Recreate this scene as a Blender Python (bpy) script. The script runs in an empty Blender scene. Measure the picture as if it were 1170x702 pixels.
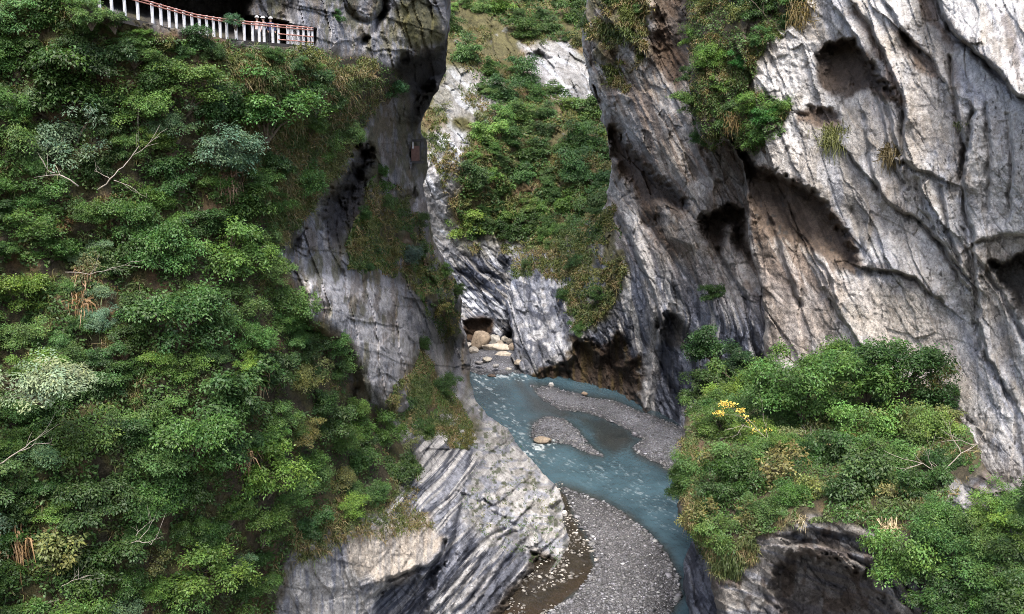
import bpy, bmesh, math, random
import numpy as np
from mathutils import Vector, Matrix
R = math.radians
random.seed(7); RNG = np.random.default_rng(7)

# ------------------------------------------------------------------ camera, sky, sun, exposure
SC = bpy.context.scene
COL = SC.collection
F, CX, CY, CAMZ, PITCH = 1137.0, 585.0, 351.0, 36.0, R(8.9)
SP, CP = math.sin(PITCH), math.cos(PITCH)
cam = bpy.data.objects.new('camera', bpy.data.cameras.new('camera')); COL.objects.link(cam)
cam.data.lens = F / 1170 * 36; cam.data.sensor_width = 36; cam.data.sensor_fit = 'HORIZONTAL'
cam.data.clip_start = 0.5; cam.data.clip_end = 2000
cam.location = (0, 0, CAMZ); cam.rotation_euler = (R(90) - PITCH, 0, 0)
SC.camera = cam
SUN_EL, SUN_AZ = 60.0, 183.0          # azimuth clockwise from +Y: behind the camera, a little to the left
w = bpy.data.worlds.new('World'); SC.world = w; w.use_nodes = True
nt = w.node_tree; nt.nodes.clear()
sky = nt.nodes.new('ShaderNodeTexSky'); sky.sky_type = 'NISHITA'; sky.sun_disc = False
sky.sun_elevation = R(SUN_EL); sky.sun_rotation = R(SUN_AZ); sky.dust_density = 4.0; sky.air_density = 1.0; sky.ozone_density = 1.0
bg = nt.nodes.new('ShaderNodeBackground'); bg.inputs[1].default_value = 0.108
wo = nt.nodes.new('ShaderNodeOutputWorld')
nt.links.new(sky.outputs[0], bg.inputs[0]); nt.links.new(bg.outputs[0], wo.inputs[0])
sun = bpy.data.objects.new('sun', bpy.data.lights.new('sun', 'SUN')); COL.objects.link(sun)
sun.data.energy = 1.5; sun.data.angle = R(28); sun.data.color = (1, 0.96, 0.9)
_d = Vector((math.sin(R(SUN_AZ)) * math.cos(R(SUN_EL)), math.cos(R(SUN_AZ)) * math.cos(R(SUN_EL)), math.sin(R(SUN_EL))))
sun.rotation_euler = _d.to_track_quat('Z', 'Y').to_euler()
SC.view_settings.view_transform = 'Standard'; SC.view_settings.look = 'None'
SC.view_settings.exposure = 1.9; SC.view_settings.gamma = 1; SC.view_settings.use_curve_mapping = False
try:
    SC.cycles.use_denoising = True; SC.cycles.denoising_prefilter = 'NONE'; SC.cycles.denoising_input_passes = 'RGB_ALBEDO_NORMAL'; SC.cycles.filter_width = 0.9; SC.cycles.max_bounces = 5; SC.cycles.diffuse_bounces = 3; SC.cycles.transmission_bounces = 3; SC.cycles.transparent_max_bounces = 4
except Exception: pass

# ------------------------------------------------------------------ helpers
def P(px, py, D):
    """a point D metres in front of the camera plane on the sight line of photo position (px, py)"""
    a = (np.asarray(px, float) - CX) / F; b = -(np.asarray(py, float) - CY) / F
    D = np.asarray(D, float)
    return np.stack([a * D, D * (CP + b * SP), CAMZ + D * (-SP + b * CP)], -1)
def V(px, py, D): return Vector(P(px, py, D).tolist())
def DR(px, py, z=0.0):
    b = -(np.asarray(py, float) - CY) / F
    return (CAMZ - z) / (SP - b * CP)
def RV(px, py, z=0.0): return P(px, py, DR(px, py, z))

_TAB = [np.random.default_rng(100 + i).random((256, 256)) * 2 - 1 for i in range(12)]
def vn(x, y, seed=0):
    x = np.asarray(x, float); y = np.asarray(y, float)
    xi = np.floor(x).astype(np.int64); yi = np.floor(y).astype(np.int64)
    fx = x - xi; fy = y - yi
    fx = fx * fx * fx * (fx * (fx * 6 - 15) + 10); fy = fy * fy * fy * (fy * (fy * 6 - 15) + 10)
    T = _TAB[seed % 12]; o = seed * 37
    x0 = (xi + o) & 255; x1 = (xi + 1 + o) & 255; y0 = (yi + o) & 255; y1 = (yi + 1 + o) & 255
    a = T[y0, x0]; b = T[y0, x1]; c = T[y1, x0]; d = T[y1, x1]
    return (a + (b - a) * fx) * (1 - fy) + (c + (d - c) * fx) * fy
def fbm(x, y, seed=0, o=4, g=0.5):
    s = 0; a = 1; n = 0
    for i in range(o):
        s = s + a * vn(x, y, seed + i); n += a; a *= g
        x, y = 1.93 * x + 0.31 * y + 7.7, -0.31 * x + 1.93 * y + 3.1
    return s / n
def ridged(x, y, seed=0, o=4):
    s = 0; a = 1; n = 0
    for i in range(o):
        s = s + a * (1 - 2 * np.abs(vn(x, y, seed + i))); n += a; a *= 0.5
        x, y = 1.97 * x + 0.2 * y + 5.1, -0.2 * x + 1.97 * y + 1.3
    return s / n
def sm(a, b, x):
    t = np.clip((x - a) / (b - a), 0, 1); return t * t * (3 - 2 * t)
def seg_dist(X, Y, pts, closed=False):
    best = np.full(X.shape, 1e9); n = len(pts)
    for i in range(n if closed else n - 1):
        ax, ay = pts[i]; bx, by = pts[(i + 1) % n]
        dx, dy = bx - ax, by - ay; L = dx * dx + dy * dy + 1e-9
        t = np.clip(((X - ax) * dx + (Y - ay) * dy) / L, 0, 1)
        best = np.minimum(best, (X - ax - t * dx) ** 2 + (Y - ay - t * dy) ** 2)
    return np.sqrt(best)
def inside(X, Y, pts):
    r = np.zeros(X.shape, bool); n = len(pts)
    for i in range(n):
        x1, y1 = pts[i]; x2, y2 = pts[(i + 1) % n]
        if y1 == y2: continue
        c = ((y1 > Y) != (y2 > Y)) & (X < (x2 - x1) * (Y - y1) / (y2 - y1) + x1)
        r ^= c
    return r
def sdist(X, Y, pts):
    d = seg_dist(X, Y, pts, True); return np.where(inside(X, Y, pts), d, -d)
def boxed(X, Y, pts, pad, fn, fill=0.0):
    """evaluate fn only where it matters"""
    xs = [p[0] for p in pts]; ys = [p[1] for p in pts]
    m = (X > min(xs) - pad) & (X < max(xs) + pad) & (Y > min(ys) - pad) & (Y < max(ys) + pad)
    out = np.full(X.shape, fill, float)
    if m.any(): out[m] = fn(X[m], Y[m])
    return out
def mask(X, Y, pts, soft=8.0, rough=6.0, seed=3, scale=22.0):
    def fn(x, y):
        return sm(-soft, soft, sdist(x, y, pts) + rough * fbm(x / scale, y / scale, seed, 3))
    return boxed(X, Y, pts, soft + rough + 2, fn)
def recess(X, Y, pts, depth, edge=5.0, down=(0, 1), taper=0.7, rough=3.0, seed=5):
    """hollow cut into the rock: deepest under its upper lip, running out downwards"""
    pr = [p[0] * down[0] + p[1] * down[1] for p in pts]; lo, hi = min(pr), max(pr)
    def fn(x, y):
        d = sdist(x, y, pts) + rough * (fbm(x / 11, y / 11, seed, 3) + 0.3 * ridged(x / 7, y / 7, seed + 3, 2) - 0.1)
        pg = np.clip((x * down[0] + y * down[1] - lo) / (hi - lo), 0, 1)
        e = edge * (0.7 + 3.2 * pg)
        return depth * sm(0, 1, (d + 1.0) / (e + 1.0)) * (1 - taper * pg)
    return boxed(X, Y, pts, rough + 3, fn)
def crease(X, Y, pts, groove, width, step=0.0, reach=40.0, seed=2):
    """a crack along a polyline; step lifts the side to the left of the line"""
    def fn(x, y):
        wx = x + 3 * fbm(x / 14, y / 14, seed, 2); wy = y + 3 * fbm(x / 14 + 9, y / 14, seed + 1, 2)
        d = seg_dist(wx, wy, pts)
        vary = 0.45 + 0.9 * np.clip(0.5 + fbm(x / 26, y / 26, seed + 5, 2), 0, 1)
        g = groove * vary * (0.75 * np.exp(-(d / width) ** 2) + 0.35 * np.exp(-(d / (0.36 * width)) ** 2))
        if step:
            best = np.full(x.shape, 1e9); sg = np.zeros(x.shape)
            for (ax, ay), (bx, by) in zip(pts[:-1], pts[1:]):
                dx, dy = bx - ax, by - ay; L = dx * dx + dy * dy
                t = np.clip(((wx - ax) * dx + (wy - ay) * dy) / L, 0, 1)
                q = (wx - ax - t * dx) ** 2 + (wy - ay - t * dy) ** 2
                c = dx * (wy - ay) - dy * (wx - ax)
                k = q < best; best[k] = q[k]; sg[k] = np.sign(c)[k]
            dd = np.sqrt(best)
            g = g + np.where(sg < 0, -1, 0) * 1.5 * step * np.exp(-dd / reach) * sm(0, width, dd)
        return g
    return boxed(X, Y, pts, 3 * reach if step else 4 * width + 6, fn)
def tps(ctrl):
    c = np.array(ctrl, float); xy = c[:, :2] / 400.0; v = 1.0 / c[:, 2]; n = len(c)
    def k(r2): return r2 * np.log(r2 + 1e-12) * 0.5
    A = k(((xy[:, None] - xy[None]) ** 2).sum(-1)) + np.eye(n) * 0.004
    B = np.concatenate([np.ones((n, 1)), xy], 1)
    M = np.zeros((n + 3, n + 3)); M[:n, :n] = A; M[:n, n:] = B; M[n:, :n] = B.T
    s = np.linalg.solve(M, np.concatenate([v, np.zeros(3)]))
    lo, hi = v.min() * 0.85, v.max() * 1.12
    def f(X, Y):
        x = X / 400.0; y = Y / 400.0
        r = s[n] + s[n + 1] * x + s[n + 2] * y
        for i in range(n): r = r + s[i] * k((x - xy[i, 0]) ** 2 + (y - xy[i, 1]) ** 2)
        return 1.0 / np.clip(r, lo, hi)
    return f
def axis(a, b, st, lo=0.0, hi=0.0):
    v = list(np.arange(a, b + st * 0.5, st)); g = st; x = a; L = []
    while x > a - lo: g = 2 * st if x > a - 120 else g * 1.10; x -= g; L.append(x)
    g = st; x = v[-1]; H = []
    while x < b + hi: g = 2 * st if x < b + 120 else g * 1.10; x += g; H.append(x)
    return np.array(L[::-1] + v + H)
def mesh_np(name, co, faces, cols=None, smooth=True):
    """faces: (n,k) int array"""
    me = bpy.data.meshes.new(name); n, k = faces.shape
    me.vertices.add(len(co)); me.vertices.foreach_set('co', np.ascontiguousarray(co, np.float32).ravel())
    me.loops.add(n * k); me.loops.foreach_set('vertex_index', np.ascontiguousarray(faces, np.int32).ravel())
    me.polygons.add(n); me.polygons.foreach_set('loop_start', np.arange(0, n * k, k, dtype=np.int32))
    me.polygons.foreach_set('loop_total', np.full(n, k, np.int32))
    if smooth: me.polygons.foreach_set('use_smooth', np.ones(n, bool))
    me.update(calc_edges=True)
    if cols is not None:
        at = me.color_attributes.new('Col', 'FLOAT_COLOR', 'POINT')
        c4 = np.ones((len(co), 4), np.float32); c4[:, :cols.shape[1]] = cols
        at.data.foreach_set('color', c4.ravel())
    return me
def link(name, me, mat=None, parent=None):
    o = bpy.data.objects.new(name, me); COL.objects.link(o)
    if mat is not None and me is not None and not me.materials: me.materials.append(mat)
    if parent is not None: o.parent = parent
    return o
def tag(o, label=None, cat=None, group=None, kind=None):
    if label: o['label'] = label
    if cat: o['category'] = cat
    if group: o['group'] = group
    if kind: o['kind'] = kind
    return o
def empty(name, loc=(0, 0, 0)):
    o = bpy.data.objects.new(name, None); COL.objects.link(o); o.location = loc; o.empty_display_size = 0.2; return o
class MB:
    """collects tubes, boxes and quads for one mesh"""
    def __init__(s): s.v = []; s.f = []
    def tube(s, pts, rad, n=7, cap=True):
        pts = [Vector(p) for p in pts]
        if not hasattr(rad, '__len__'): rad = [rad] * len(pts)
        b = len(s.v); up = Vector((0.13, 0.21, 0.97))
        for i, p in enumerate(pts):
            t = (pts[min(i + 1, len(pts) - 1)] - pts[max(i - 1, 0)]).normalized()
            x = t.cross(up)
            if x.length < 1e-3: x = t.cross(Vector((1, 0, 0)))
            x.normalize(); y = t.cross(x)
            for k in range(n):
                a = 2 * math.pi * k / n; s.v.append(p + (x * math.cos(a) + y * math.sin(a)) * rad[i])
        for i in range(len(pts) - 1):
            for k in range(n):
                s.f.append((b + i * n + k, b + i * n + (k + 1) % n, b + (i + 1) * n + (k + 1) % n, b + (i + 1) * n + k))
        if cap:
            s.f.append(tuple(b + k for k in range(n))[::-1]); e = b + (len(pts) - 1) * n
            s.f.append(tuple(e + k for k in range(n)))
    def box(s, c, x, y, z):
        """centre, three half-extent vectors"""
        c, x, y, z = Vector(c), Vector(x), Vector(y), Vector(z); b = len(s.v)
        for i in (-1, 1):
            for j in (-1, 1):
                for k in (-1, 1): s.v.append(c + x * i + y * j + z * k)
        for q in ((0, 1, 3, 2), (4, 6, 7, 5), (0, 4, 5, 1), (2, 3, 7, 6), (0, 2, 6, 4), (1, 5, 7, 3)): s.f.append(tuple(b + i for i in q))
    def build(s, name, mat, parent=None, smooth=False, bevel=0.0):
        me = bpy.data.meshes.new(name); me.from_pydata([tuple(v) for v in s.v], [], s.f)
        bm = bmesh.new(); bm.from_mesh(me); bmesh.ops.recalc_face_normals(bm, faces=bm.faces)
        if bevel: bmesh.ops.bevel(bm, geom=bm.edges, offset=bevel, segments=2, affect='EDGES', clamp_overlap=True)
        for f in bm.faces: f.smooth = smooth
        bm.to_mesh(me); bm.free()
        return link(name, me, mat, parent)

# ------------------------------------------------------------------ materials
def new_mat(name):
    m = bpy.data.materials.new(name); m.use_nodes = True
    return m, m.node_tree, m.node_tree.nodes['Principled BSDF']
def N(nt, typ, **kw):
    n = nt.nodes.new(typ)
    for k, v in kw.items():
        if k.startswith('i_'):
            key = k[2:]; key = int(key) if key.isdigit() else key
            n.inputs[key].default_value = v
        else: setattr(n, k, v)
    return n
def mixc(nt, blend, fac, a, b):
    n = nt.nodes.new('ShaderNodeMix'); n.data_type = 'RGBA'; n.blend_type = blend
    for sock, val in ((n.inputs[0], fac), (n.inputs[6], a), (n.inputs[7], b)):
        if hasattr(val, 'is_output'): nt.links.new(val, sock)
        else: sock.default_value = val
    return n.outputs[2]
def ramp(nt, src, stops):
    n = nt.nodes.new('ShaderNodeValToRGB'); e = n.color_ramp.elements
    while len(e) < len(stops): e.new(0.5)
    for el, (p, c) in zip(e, stops): el.position = p; el.color = c if len(c) == 4 else (*c, 1)
    nt.links.new(src, n.inputs[0]); return n.outputs[0]
def rock_material(name, scale=1.0, bump=0.6):
    m, nt, b = new_mat(name)
    at = N(nt, 'ShaderNodeAttribute', attribute_name='Col')
    tc = N(nt, 'ShaderNodeTexCoord')
    n1 = N(nt, 'ShaderNodeTexNoise', i_Scale=1.3 * scale, i_Detail=9.0, i_Roughness=0.68)
    n2 = N(nt, 'ShaderNodeTexNoise', i_Scale=7.0 * scale, i_Detail=5.0, i_Roughness=0.7)
    for n in (n1, n2): nt.links.new(tc.outputs['Object'], n.inputs['Vector'])
    c1 = ramp(nt, n1.outputs[0], [(0.3, (0.62, 0.60, 0.58)), (0.5, (0.95, 0.95, 0.95)), (0.72, (1.22, 1.21, 1.2))])
    c2 = ramp(nt, n2.outputs[0], [(0.36, (0.5, 0.48, 0.47)), (0.46, (0.95, 0.95, 0.95)), (0.56, (1.04, 1.04, 1.04)), (0.68, (1.28, 1.28, 1.28))])
    c = mixc(nt, 'MULTIPLY', 1.0, at.outputs['Color'], c1); c = mixc(nt, 'MULTIPLY', 0.75, c, c2)
    mp = N(nt, 'ShaderNodeMapping'); mp.inputs['Scale'].default_value = (1.0, 1.0, 0.16); nt.links.new(tc.outputs['Object'], mp.inputs[0])
    n3 = N(nt, 'ShaderNodeTexNoise', i_Scale=3.6 * scale, i_Detail=7.0, i_Roughness=0.7); nt.links.new(mp.outputs[0], n3.inputs['Vector'])
    c3 = ramp(nt, n3.outputs[0], [(0.36, (0.5, 0.48, 0.47)), (0.47, (1, 1, 1)), (0.62, (1.0, 1.0, 1.0)), (0.72, (1.22, 1.21, 1.19))]); c = mixc(nt, 'MULTIPLY', 0.45, c, c3)
    n4 = N(nt, 'ShaderNodeTexNoise', i_Scale=3.1 * scale, i_Detail=9.0, i_Roughness=0.75, i_Distortion=0.6); nt.links.new(tc.outputs['Object'], n4.inputs['Vector'])
    c4 = ramp(nt, n4.outputs[0], [(0.30, (0.30, 0.28, 0.27)), (0.40, (1, 1, 1))]); c = mixc(nt, 'MULTIPLY', 0.9, c, c4)
    nt.links.new(c, b.inputs['Base Color']); b.inputs['Roughness'].default_value = 0.82
    b.inputs['Specular IOR Level'].default_value = 0.25
    ad = N(nt, 'ShaderNodeMath', operation='ADD'); nt.links.new(n4.outputs[0], ad.inputs[0]); nt.links.new(n2.outputs[0], ad.inputs[1])
    bp = N(nt, 'ShaderNodeBump', i_Strength=bump, i_Distance=0.35 / scale); nt.links.new(ad.outputs[0], bp.inputs['Height'])
    nt.links.new(bp.outputs[0], b.inputs['Normal'])
    return m
def leaf_material(name, trans=0.28):
    m, nt, b = new_mat(name)
    at = N(nt, 'ShaderNodeAttribute', attribute_name='Col')
    oi = N(nt, 'ShaderNodeObjectInfo')
    c = mixc(nt, 'MULTIPLY', 1.0, at.outputs['Color'], oi.outputs['Color'])
    nt.links.new(c, b.inputs['Base Color']); b.inputs['Roughness'].default_value = 0.5; b.inputs['Specular IOR Level'].default_value = 0.35
    tr = N(nt, 'ShaderNodeBsdfTranslucent'); cc = mixc(nt, 'MULTIPLY', 1.0, c, (1.3, 1.35, 0.7, 1)); nt.links.new(cc, tr.inputs[0])
    mx = N(nt, 'ShaderNodeMixShader', i_0=trans); nt.links.new(b.outputs[0], mx.inputs[1]); nt.links.new(tr.outputs[0], mx.inputs[2])
    nt.links.new(mx.outputs[0], nt.nodes['Material Output'].inputs[0])
    return m
def plain(name, col, rough=0.6, noise=0.25, scale=6.0, metal=0.0):
    m, nt, b = new_mat(name)
    tc = N(nt, 'ShaderNodeTexCoord'); n = N(nt, 'ShaderNodeTexNoise', i_Scale=scale, i_Detail=6.0); nt.links.new(tc.outputs['Object'], n.inputs['Vector'])
    k = 1 - noise
    c = ramp(nt, n.outputs[0], [(0.3, tuple(x * k for x in col)), (0.7, tuple(min(1, x * (1 + noise * 0.6)) for x in col))])
    nt.links.new(c, b.inputs['Base Color']); b.inputs['Roughness'].default_value = rough; b.inputs['Metallic'].default_value = metal
    return m
M_ROCK = rock_material('marble_rock'); M_FAR = rock_material('far_rock', 0.5, 0.6)
M_LEAF = leaf_material('leaf_surface'); M_GRASS = leaf_material('grass_blade', 0.2)
M_BARK = plain('bark', (0.09, 0.07, 0.05), 0.85, 0.4, 9)
M_DEAD = plain('dead_wood', (0.30, 0.26, 0.22), 0.8, 0.3, 8)
M_BOULDER = rock_material('boulder_rock', 1.2, 0.5)
M_PEBBLE = leaf_material('pebble_stone', 0.0)

# ------------------------------------------------------------------ cliffs
GREY = np.array([0.29, 0.285, 0.285]); PALE = np.array([0.44, 0.43, 0.42]); BLUE = np.array([0.17, 0.185, 0.23]); NAVY = np.array([0.045, 0.052, 0.075])
CREAM = np.array([0.46, 0.41, 0.35]); BROWN = np.array([0.085, 0.055, 0.035]); RUST = np.array([0.14, 0.085, 0.05]); DARK = np.array([0.03, 0.026, 0.022])
MOSS = np.array([0.075, 0.07, 0.025]); SOIL = np.array([0.05, 0.042, 0.025]); GRASSY = np.array([0.11, 0.10, 0.045])
def lerp(c, col, m): return c + (col - c) * m[..., None]
def flow(X, Y, ang):
    a = R(ang); return X * math.cos(a) + Y * math.sin(a), -X * math.sin(a) + Y * math.cos(a)
def strata(X, Y, ang, ls, lt, seed, warp=16.0, wsc=80.0):
    s, t = flow(X, Y, ang)
    t = t + warp * fbm(s / (wsc * 1.6), t / wsc, seed + 4, 3)
    return fbm(s / ls, t / lt, seed, 4, 0.55), ridged(s / (ls * 0.6), t / (lt * 0.55), seed + 2, 3)
def facet(X, Y, ang, ls, lt, seed, warp=8.0, wsc=40.0, jit=0.8):
    """broken rock: tilted plates elongated along the grain; returns relief and a value per plate"""
    x, y = flow(X, Y, ang)
    x = x + warp * fbm(X / wsc, Y / wsc, seed + 1, 3); y = y + warp * 0.6 * fbm(X / wsc + 31, Y / wsc, seed + 2, 3)
    x = x / ls; y = y / lt; xi = np.floor(x).astype(int); yi = np.floor(y).astype(int)
    T0, T1, T2, T3, T4 = (_TAB[(seed + k) % 12] for k in range(5))
    best = np.full(X.shape, 1e9); h = np.zeros(X.shape); idv = np.zeros(X.shape)
    for i in (-1, 0, 1):
        for j in (-1, 0, 1):
            a, b = (xi + i) & 255, (yi + j) & 255
            cx = xi + i + 0.5 + 0.5 * jit * T0[b, a]; cy = yi + j + 0.5 + 0.5 * jit * T1[b, a]
            q = (x - cx) ** 2 + (y - cy) ** 2; k = q < best
            hh = 0.7 * T2[b, a] + 0.9 * T3[b, a] * (x - cx) + 1.3 * T4[b, a] * (y - cy)
            best = np.where(k, q, best); h = np.where(k, hh, h); idv = np.where(k, T2[a, b], idv)
    return h, idv
def plates(X, Y, ang, lt, seed, warp=18.0, wsc=90.0):
    """sawtooth layering: long slabs ending in sharp little steps"""
    s, t = flow(X, Y, ang)
    t = (t + warp * fbm(s / (wsc * 1.5), t / wsc, seed, 3) + 2.5 * fbm(s / 16, t / 10, seed + 3, 2)) / lt
    fl = np.floor(t); fr = t - fl
    am = 0.5 + 0.5 * vn(s / 60.0, fl * 1.37 + seed, seed + 1)
    return (fr - 0.5) * 2 * am, am
def joints(X, Y, ang, ls, lt, seed, warp=8.0, wsc=30.0, wid=0.09):
    """network of fracture lines, 1 on a joint, 0 away from it"""
    x, y = flow(X, Y, ang)
    x = x + warp * fbm(X / wsc, Y / wsc, seed + 1, 4, 0.6); y = y + warp * 0.7 * fbm(X / wsc + 31, Y / wsc, seed + 2, 4, 0.6)
    x = x / ls; y = y / lt; xi = np.floor(x).astype(int); yi = np.floor(y).astype(int); T0, T1 = _TAB[(seed + 3) % 12], _TAB[(seed + 5) % 12]
    b1 = np.full(X.shape, 1e9); b2 = np.full(X.shape, 1e9)
    for i in (-1, 0, 1):
        for j in (-1, 0, 1):
            a, b = (xi + i) & 255, (yi + j) & 255
            q = np.sqrt((x - xi - i - 0.5 - 0.45 * T0[b, a]) ** 2 + (y - yi - j - 0.5 - 0.45 * T1[b, a]) ** 2)
            b2 = np.minimum(np.maximum(b1, q), b2); b1 = np.minimum(b1, q)
    return sm(wid, 0.0, b2 - b1) * sm(-0.15, 0.35, fbm(X / 38, Y / 44, seed + 7, 3))
MASS = {}
class Mass:
    def __init__(s, name, xs, ys, ctrl, poly, shape, paint, mat, edge_px=12, edge_m=2.0, back=1.3, rough=3.0, keep=16, grain=65, jam=1.0):
        X, Y = np.meshgrid(xs, ys); s.xs, s.ys = xs, ys
        D = tps(ctrl)(X, Y); s.D0 = D
        D = shape(X, Y, D)
        jt = jam * np.clip(joints(X, Y, grain, 46, 17, 2) + 0.7 * joints(X, Y, grain - 12, 20, 8, 5, 5, 18, 0.1), 0, 1)
        D = D + D / F * 3.2 * jt
        D = D - D / F * (0.9 * fbm(X / 3.2, Y / 4.0, 11, 2) + 1.3 * ridged(X / 7.5, Y / 9.5, 7, 2))
        sd = sdist(X, Y, poly) + rough * fbm(X / 16, Y / 16, 6, 3) + 1.5 * rough * fbm(X / 45, Y / 45, 3, 2)
        t = np.clip(1 - sd / edge_px, 0, 1); t = np.where(sd < 0, 1, t)
        D = D + edge_m * (1 - np.sqrt(np.clip(1 - t * t, 0, 1))) + np.where(sd < 0, -sd * back, 0)
        s.D = D; s.sd = sd
        col = paint(X, Y, D)
        col = col * (1 - 0.5 * jt)[..., None] * (1 + 0.26 * fbm(X / 2.4, Y / 3.4, 9, 2) + 0.16 * fbm(X / 7, Y / 11, 4, 2))[..., None]
        col = col.reshape(-1, 3)
        nx, ny = len(xs), len(ys); idx = np.arange(nx * ny).reshape(ny, nx)
        f = np.stack([idx[:-1, :-1], idx[1:, :-1], idx[1:, 1:], idx[:-1, 1:]], -1).reshape(-1, 4)
        ok = (sd > -keep).ravel(); f = f[ok[f].any(1)]
        gy, gx = np.gradient(sdist(X, Y, poly), ys, xs); gn = np.sqrt(gx * gx + gy * gy) + 1e-6; sh = np.where(sd < 0, -sd + 0.15, 0) * np.clip(1 - np.maximum(0, -sd - 40) / 40, 0, 1)
        co = P(X + gx / gn * sh, Y + gy / gn * sh, D).reshape(-1, 3)
        used = np.zeros(nx * ny, bool); used[f.ravel()] = True
        rm = np.cumsum(used) - 1
        s.o = link(name, mesh_np(name, co[used], rm[f], np.clip(col[used], 0.01, 0.8)), mat)
        tag(s.o, kind='structure'); MASS[name] = s
    def at(s, px, py):
        i = np.clip(np.searchsorted(s.xs, px) - 1, 0, len(s.xs) - 2); j = np.clip(np.searchsorted(s.ys, py) - 1, 0, len(s.ys) - 2)
        fx = (px - s.xs[i]) / (s.xs[i + 1] - s.xs[i]); fy = (py - s.ys[j]) / (s.ys[j + 1] - s.ys[j])
        A = s.D
        return (A[j, i] * (1 - fx) + A[j, i + 1] * fx) * (1 - fy) + (A[j + 1, i] * (1 - fx) + A[j + 1, i + 1] * fx) * fy
    def smooth_at(s, px, py, r=9):
        px = np.asarray(px, float); py = np.asarray(py, float)
        return np.mean([s.at(px + dx, py + dy) for dx, dy in ((0, 0), (r, 0), (-r, 0), (0, r), (0, -r))], 0)
    def sdat(s, px, py):
        i = np.clip(np.searchsorted(s.xs, px) - 1, 0, len(s.xs) - 1); j = np.clip(np.searchsorted(s.ys, py) - 1, 0, len(s.ys) - 1)
        return s.sd[j, i]

# --- far back wall
def far_shape(X, Y, D):
    u = D / F
    a, r = strata(X, Y, 62, 70, 12, 1, 14, 50)
    f1, _ = facet(X, Y, 62, 42, 22, 1); f2, _ = facet(X, Y, 50, 15, 8, 3, 4, 20); pl, _ = plates(X, Y, 38, 11, 4, 16, 50)
    D = D - u * (10 * fbm(X / 60, Y / 60, 2, 4) + 3 * a + 6 * f1 + 3 * f2 + 3.5 * pl * sm(260, 300, Y) + 2.0 * ridged(X / 9, Y / 12, 4, 3))
    D = D + recess(X, Y, [(603, 62), (615, 58), (632, 66), (638, 76), (628, 72), (616, 70), (608, 76)], 4, 3)
    D = D + crease(X, Y, [(573, 300), (580, 320), (590, 345), (586, 372), (580, 390), (588, 405)], 5, 6)
    D = D + crease(X, Y, [(526, 312), (545, 322), (560, 335), (572, 348)], 2.5, 4)
    D = D + crease(X, Y, [(530, 290), (550, 310), (570, 320), (588, 332)], 2.0, 3)
    D = D + recess(X, Y, [(528, 366), (560, 366), (566, 384), (545, 392), (528, 386)], 3.5, 4)
    return D
def far_paint(X, Y, D):
    a, r = strata(X, Y, 40, 70, 9, 3, 18, 50)
    c = np.broadcast_to(GREY * 1.05, X.shape + (3,)).copy()
    c = lerp(c, PALE * np.array([1.08, 1.14, 1.25]), sm(0.0, 0.15, a)); c = lerp(c, NAVY * 1.2, 0.95 * sm(0.2, 0.34, r) * sm(270, 300, Y)); c = c * (1 + 0.25 * facet(X, Y, 50, 15, 8, 3, 4, 20)[1])[..., None]
    c = lerp(c, BLUE, 0.5 * sm(0.0, 0.5, fbm(X / 30, Y / 30, 8, 3)) * sm(260, 300, Y))
    v = sm(300, 262, Y + 18 * fbm(X / 30, Y / 25, 5, 3)) * (1 - mask(X, Y, [(482, 180), (500, 140), (535, 150), (530, 200), (515, 240), (520, 290), (500, 300), (482, 250)], 8, 8)) * (1 - mask(X, Y, [(605, 64), (632, 66), (640, 85), (625, 90), (610, 82)], 4, 5))
    v = v * (1 - 0.85 * mask(X, Y, [(600, 55), (650, 45), (690, 80), (690, 125), (650, 118), (625, 105), (604, 95)], 8, 14)) * (1 - 0.7 * mask(X, Y, [(500, 70), (560, 80), (575, 110), (545, 140), (500, 130)], 8, 16))
    c = lerp(c, GRASSY * 0.9, v * sm(-0.75, -0.45, fbm(X / 12, Y / 12, 7, 4, 0.65))); c = lerp(c, RUST * 1.4, 0.5 * v * sm(0.1, 0.5, fbm(X / 25, Y / 25, 9, 3)))
    c = lerp(c, MOSS, v * sm(0.0, 0.5, fbm(X / 18, Y / 18, 2, 3)))
    c = lerp(c, BROWN * 0.7, mask(X, Y, [(528, 364), (565, 364), (560, 392), (528, 390)], 4, 4))
    return c
Mass('cliff_far', axis(440, 740, 1.0, 40, 40), axis(-20, 430, 1.0, 260, 0),
     [(480, 240, 190), (500, 200, 184), (520, 150, 192), (520, 50, 216), (560, 20, 235), (640, 30, 235), (600, 90, 214), (640, 150, 202), (690, 200, 192), (600, 250, 196),
      (540, 300, 192), (560, 350, 190), (580, 400, 190), (530, 390, 190), (640, 290, 186), (500, 100, 202), (480, -80, 260), (700, -80, 260), (560, 430, 188), (480, 400, 190), (700, 400, 186), (590, -280, 330)],
     [(300, -900), (900, -900), (900, 900), (300, 900)], far_shape, far_paint, M_FAR)

# --- gorge wall on the right, far part
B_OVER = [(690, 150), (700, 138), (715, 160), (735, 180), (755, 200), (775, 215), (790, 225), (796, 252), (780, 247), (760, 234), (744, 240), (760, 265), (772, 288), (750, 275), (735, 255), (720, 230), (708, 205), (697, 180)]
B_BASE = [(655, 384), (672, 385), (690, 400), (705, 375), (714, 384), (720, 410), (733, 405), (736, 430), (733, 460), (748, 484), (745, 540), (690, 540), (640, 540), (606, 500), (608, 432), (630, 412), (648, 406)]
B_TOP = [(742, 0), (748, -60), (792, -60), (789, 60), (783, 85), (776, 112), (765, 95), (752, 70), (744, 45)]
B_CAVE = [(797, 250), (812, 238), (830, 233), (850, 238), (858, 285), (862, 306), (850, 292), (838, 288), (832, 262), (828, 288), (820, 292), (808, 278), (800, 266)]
B_HOL = [(750, 372), (757, 358), (770, 354), (785, 372), (800, 385), (795, 402), (775, 398), (763, 392)]
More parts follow.
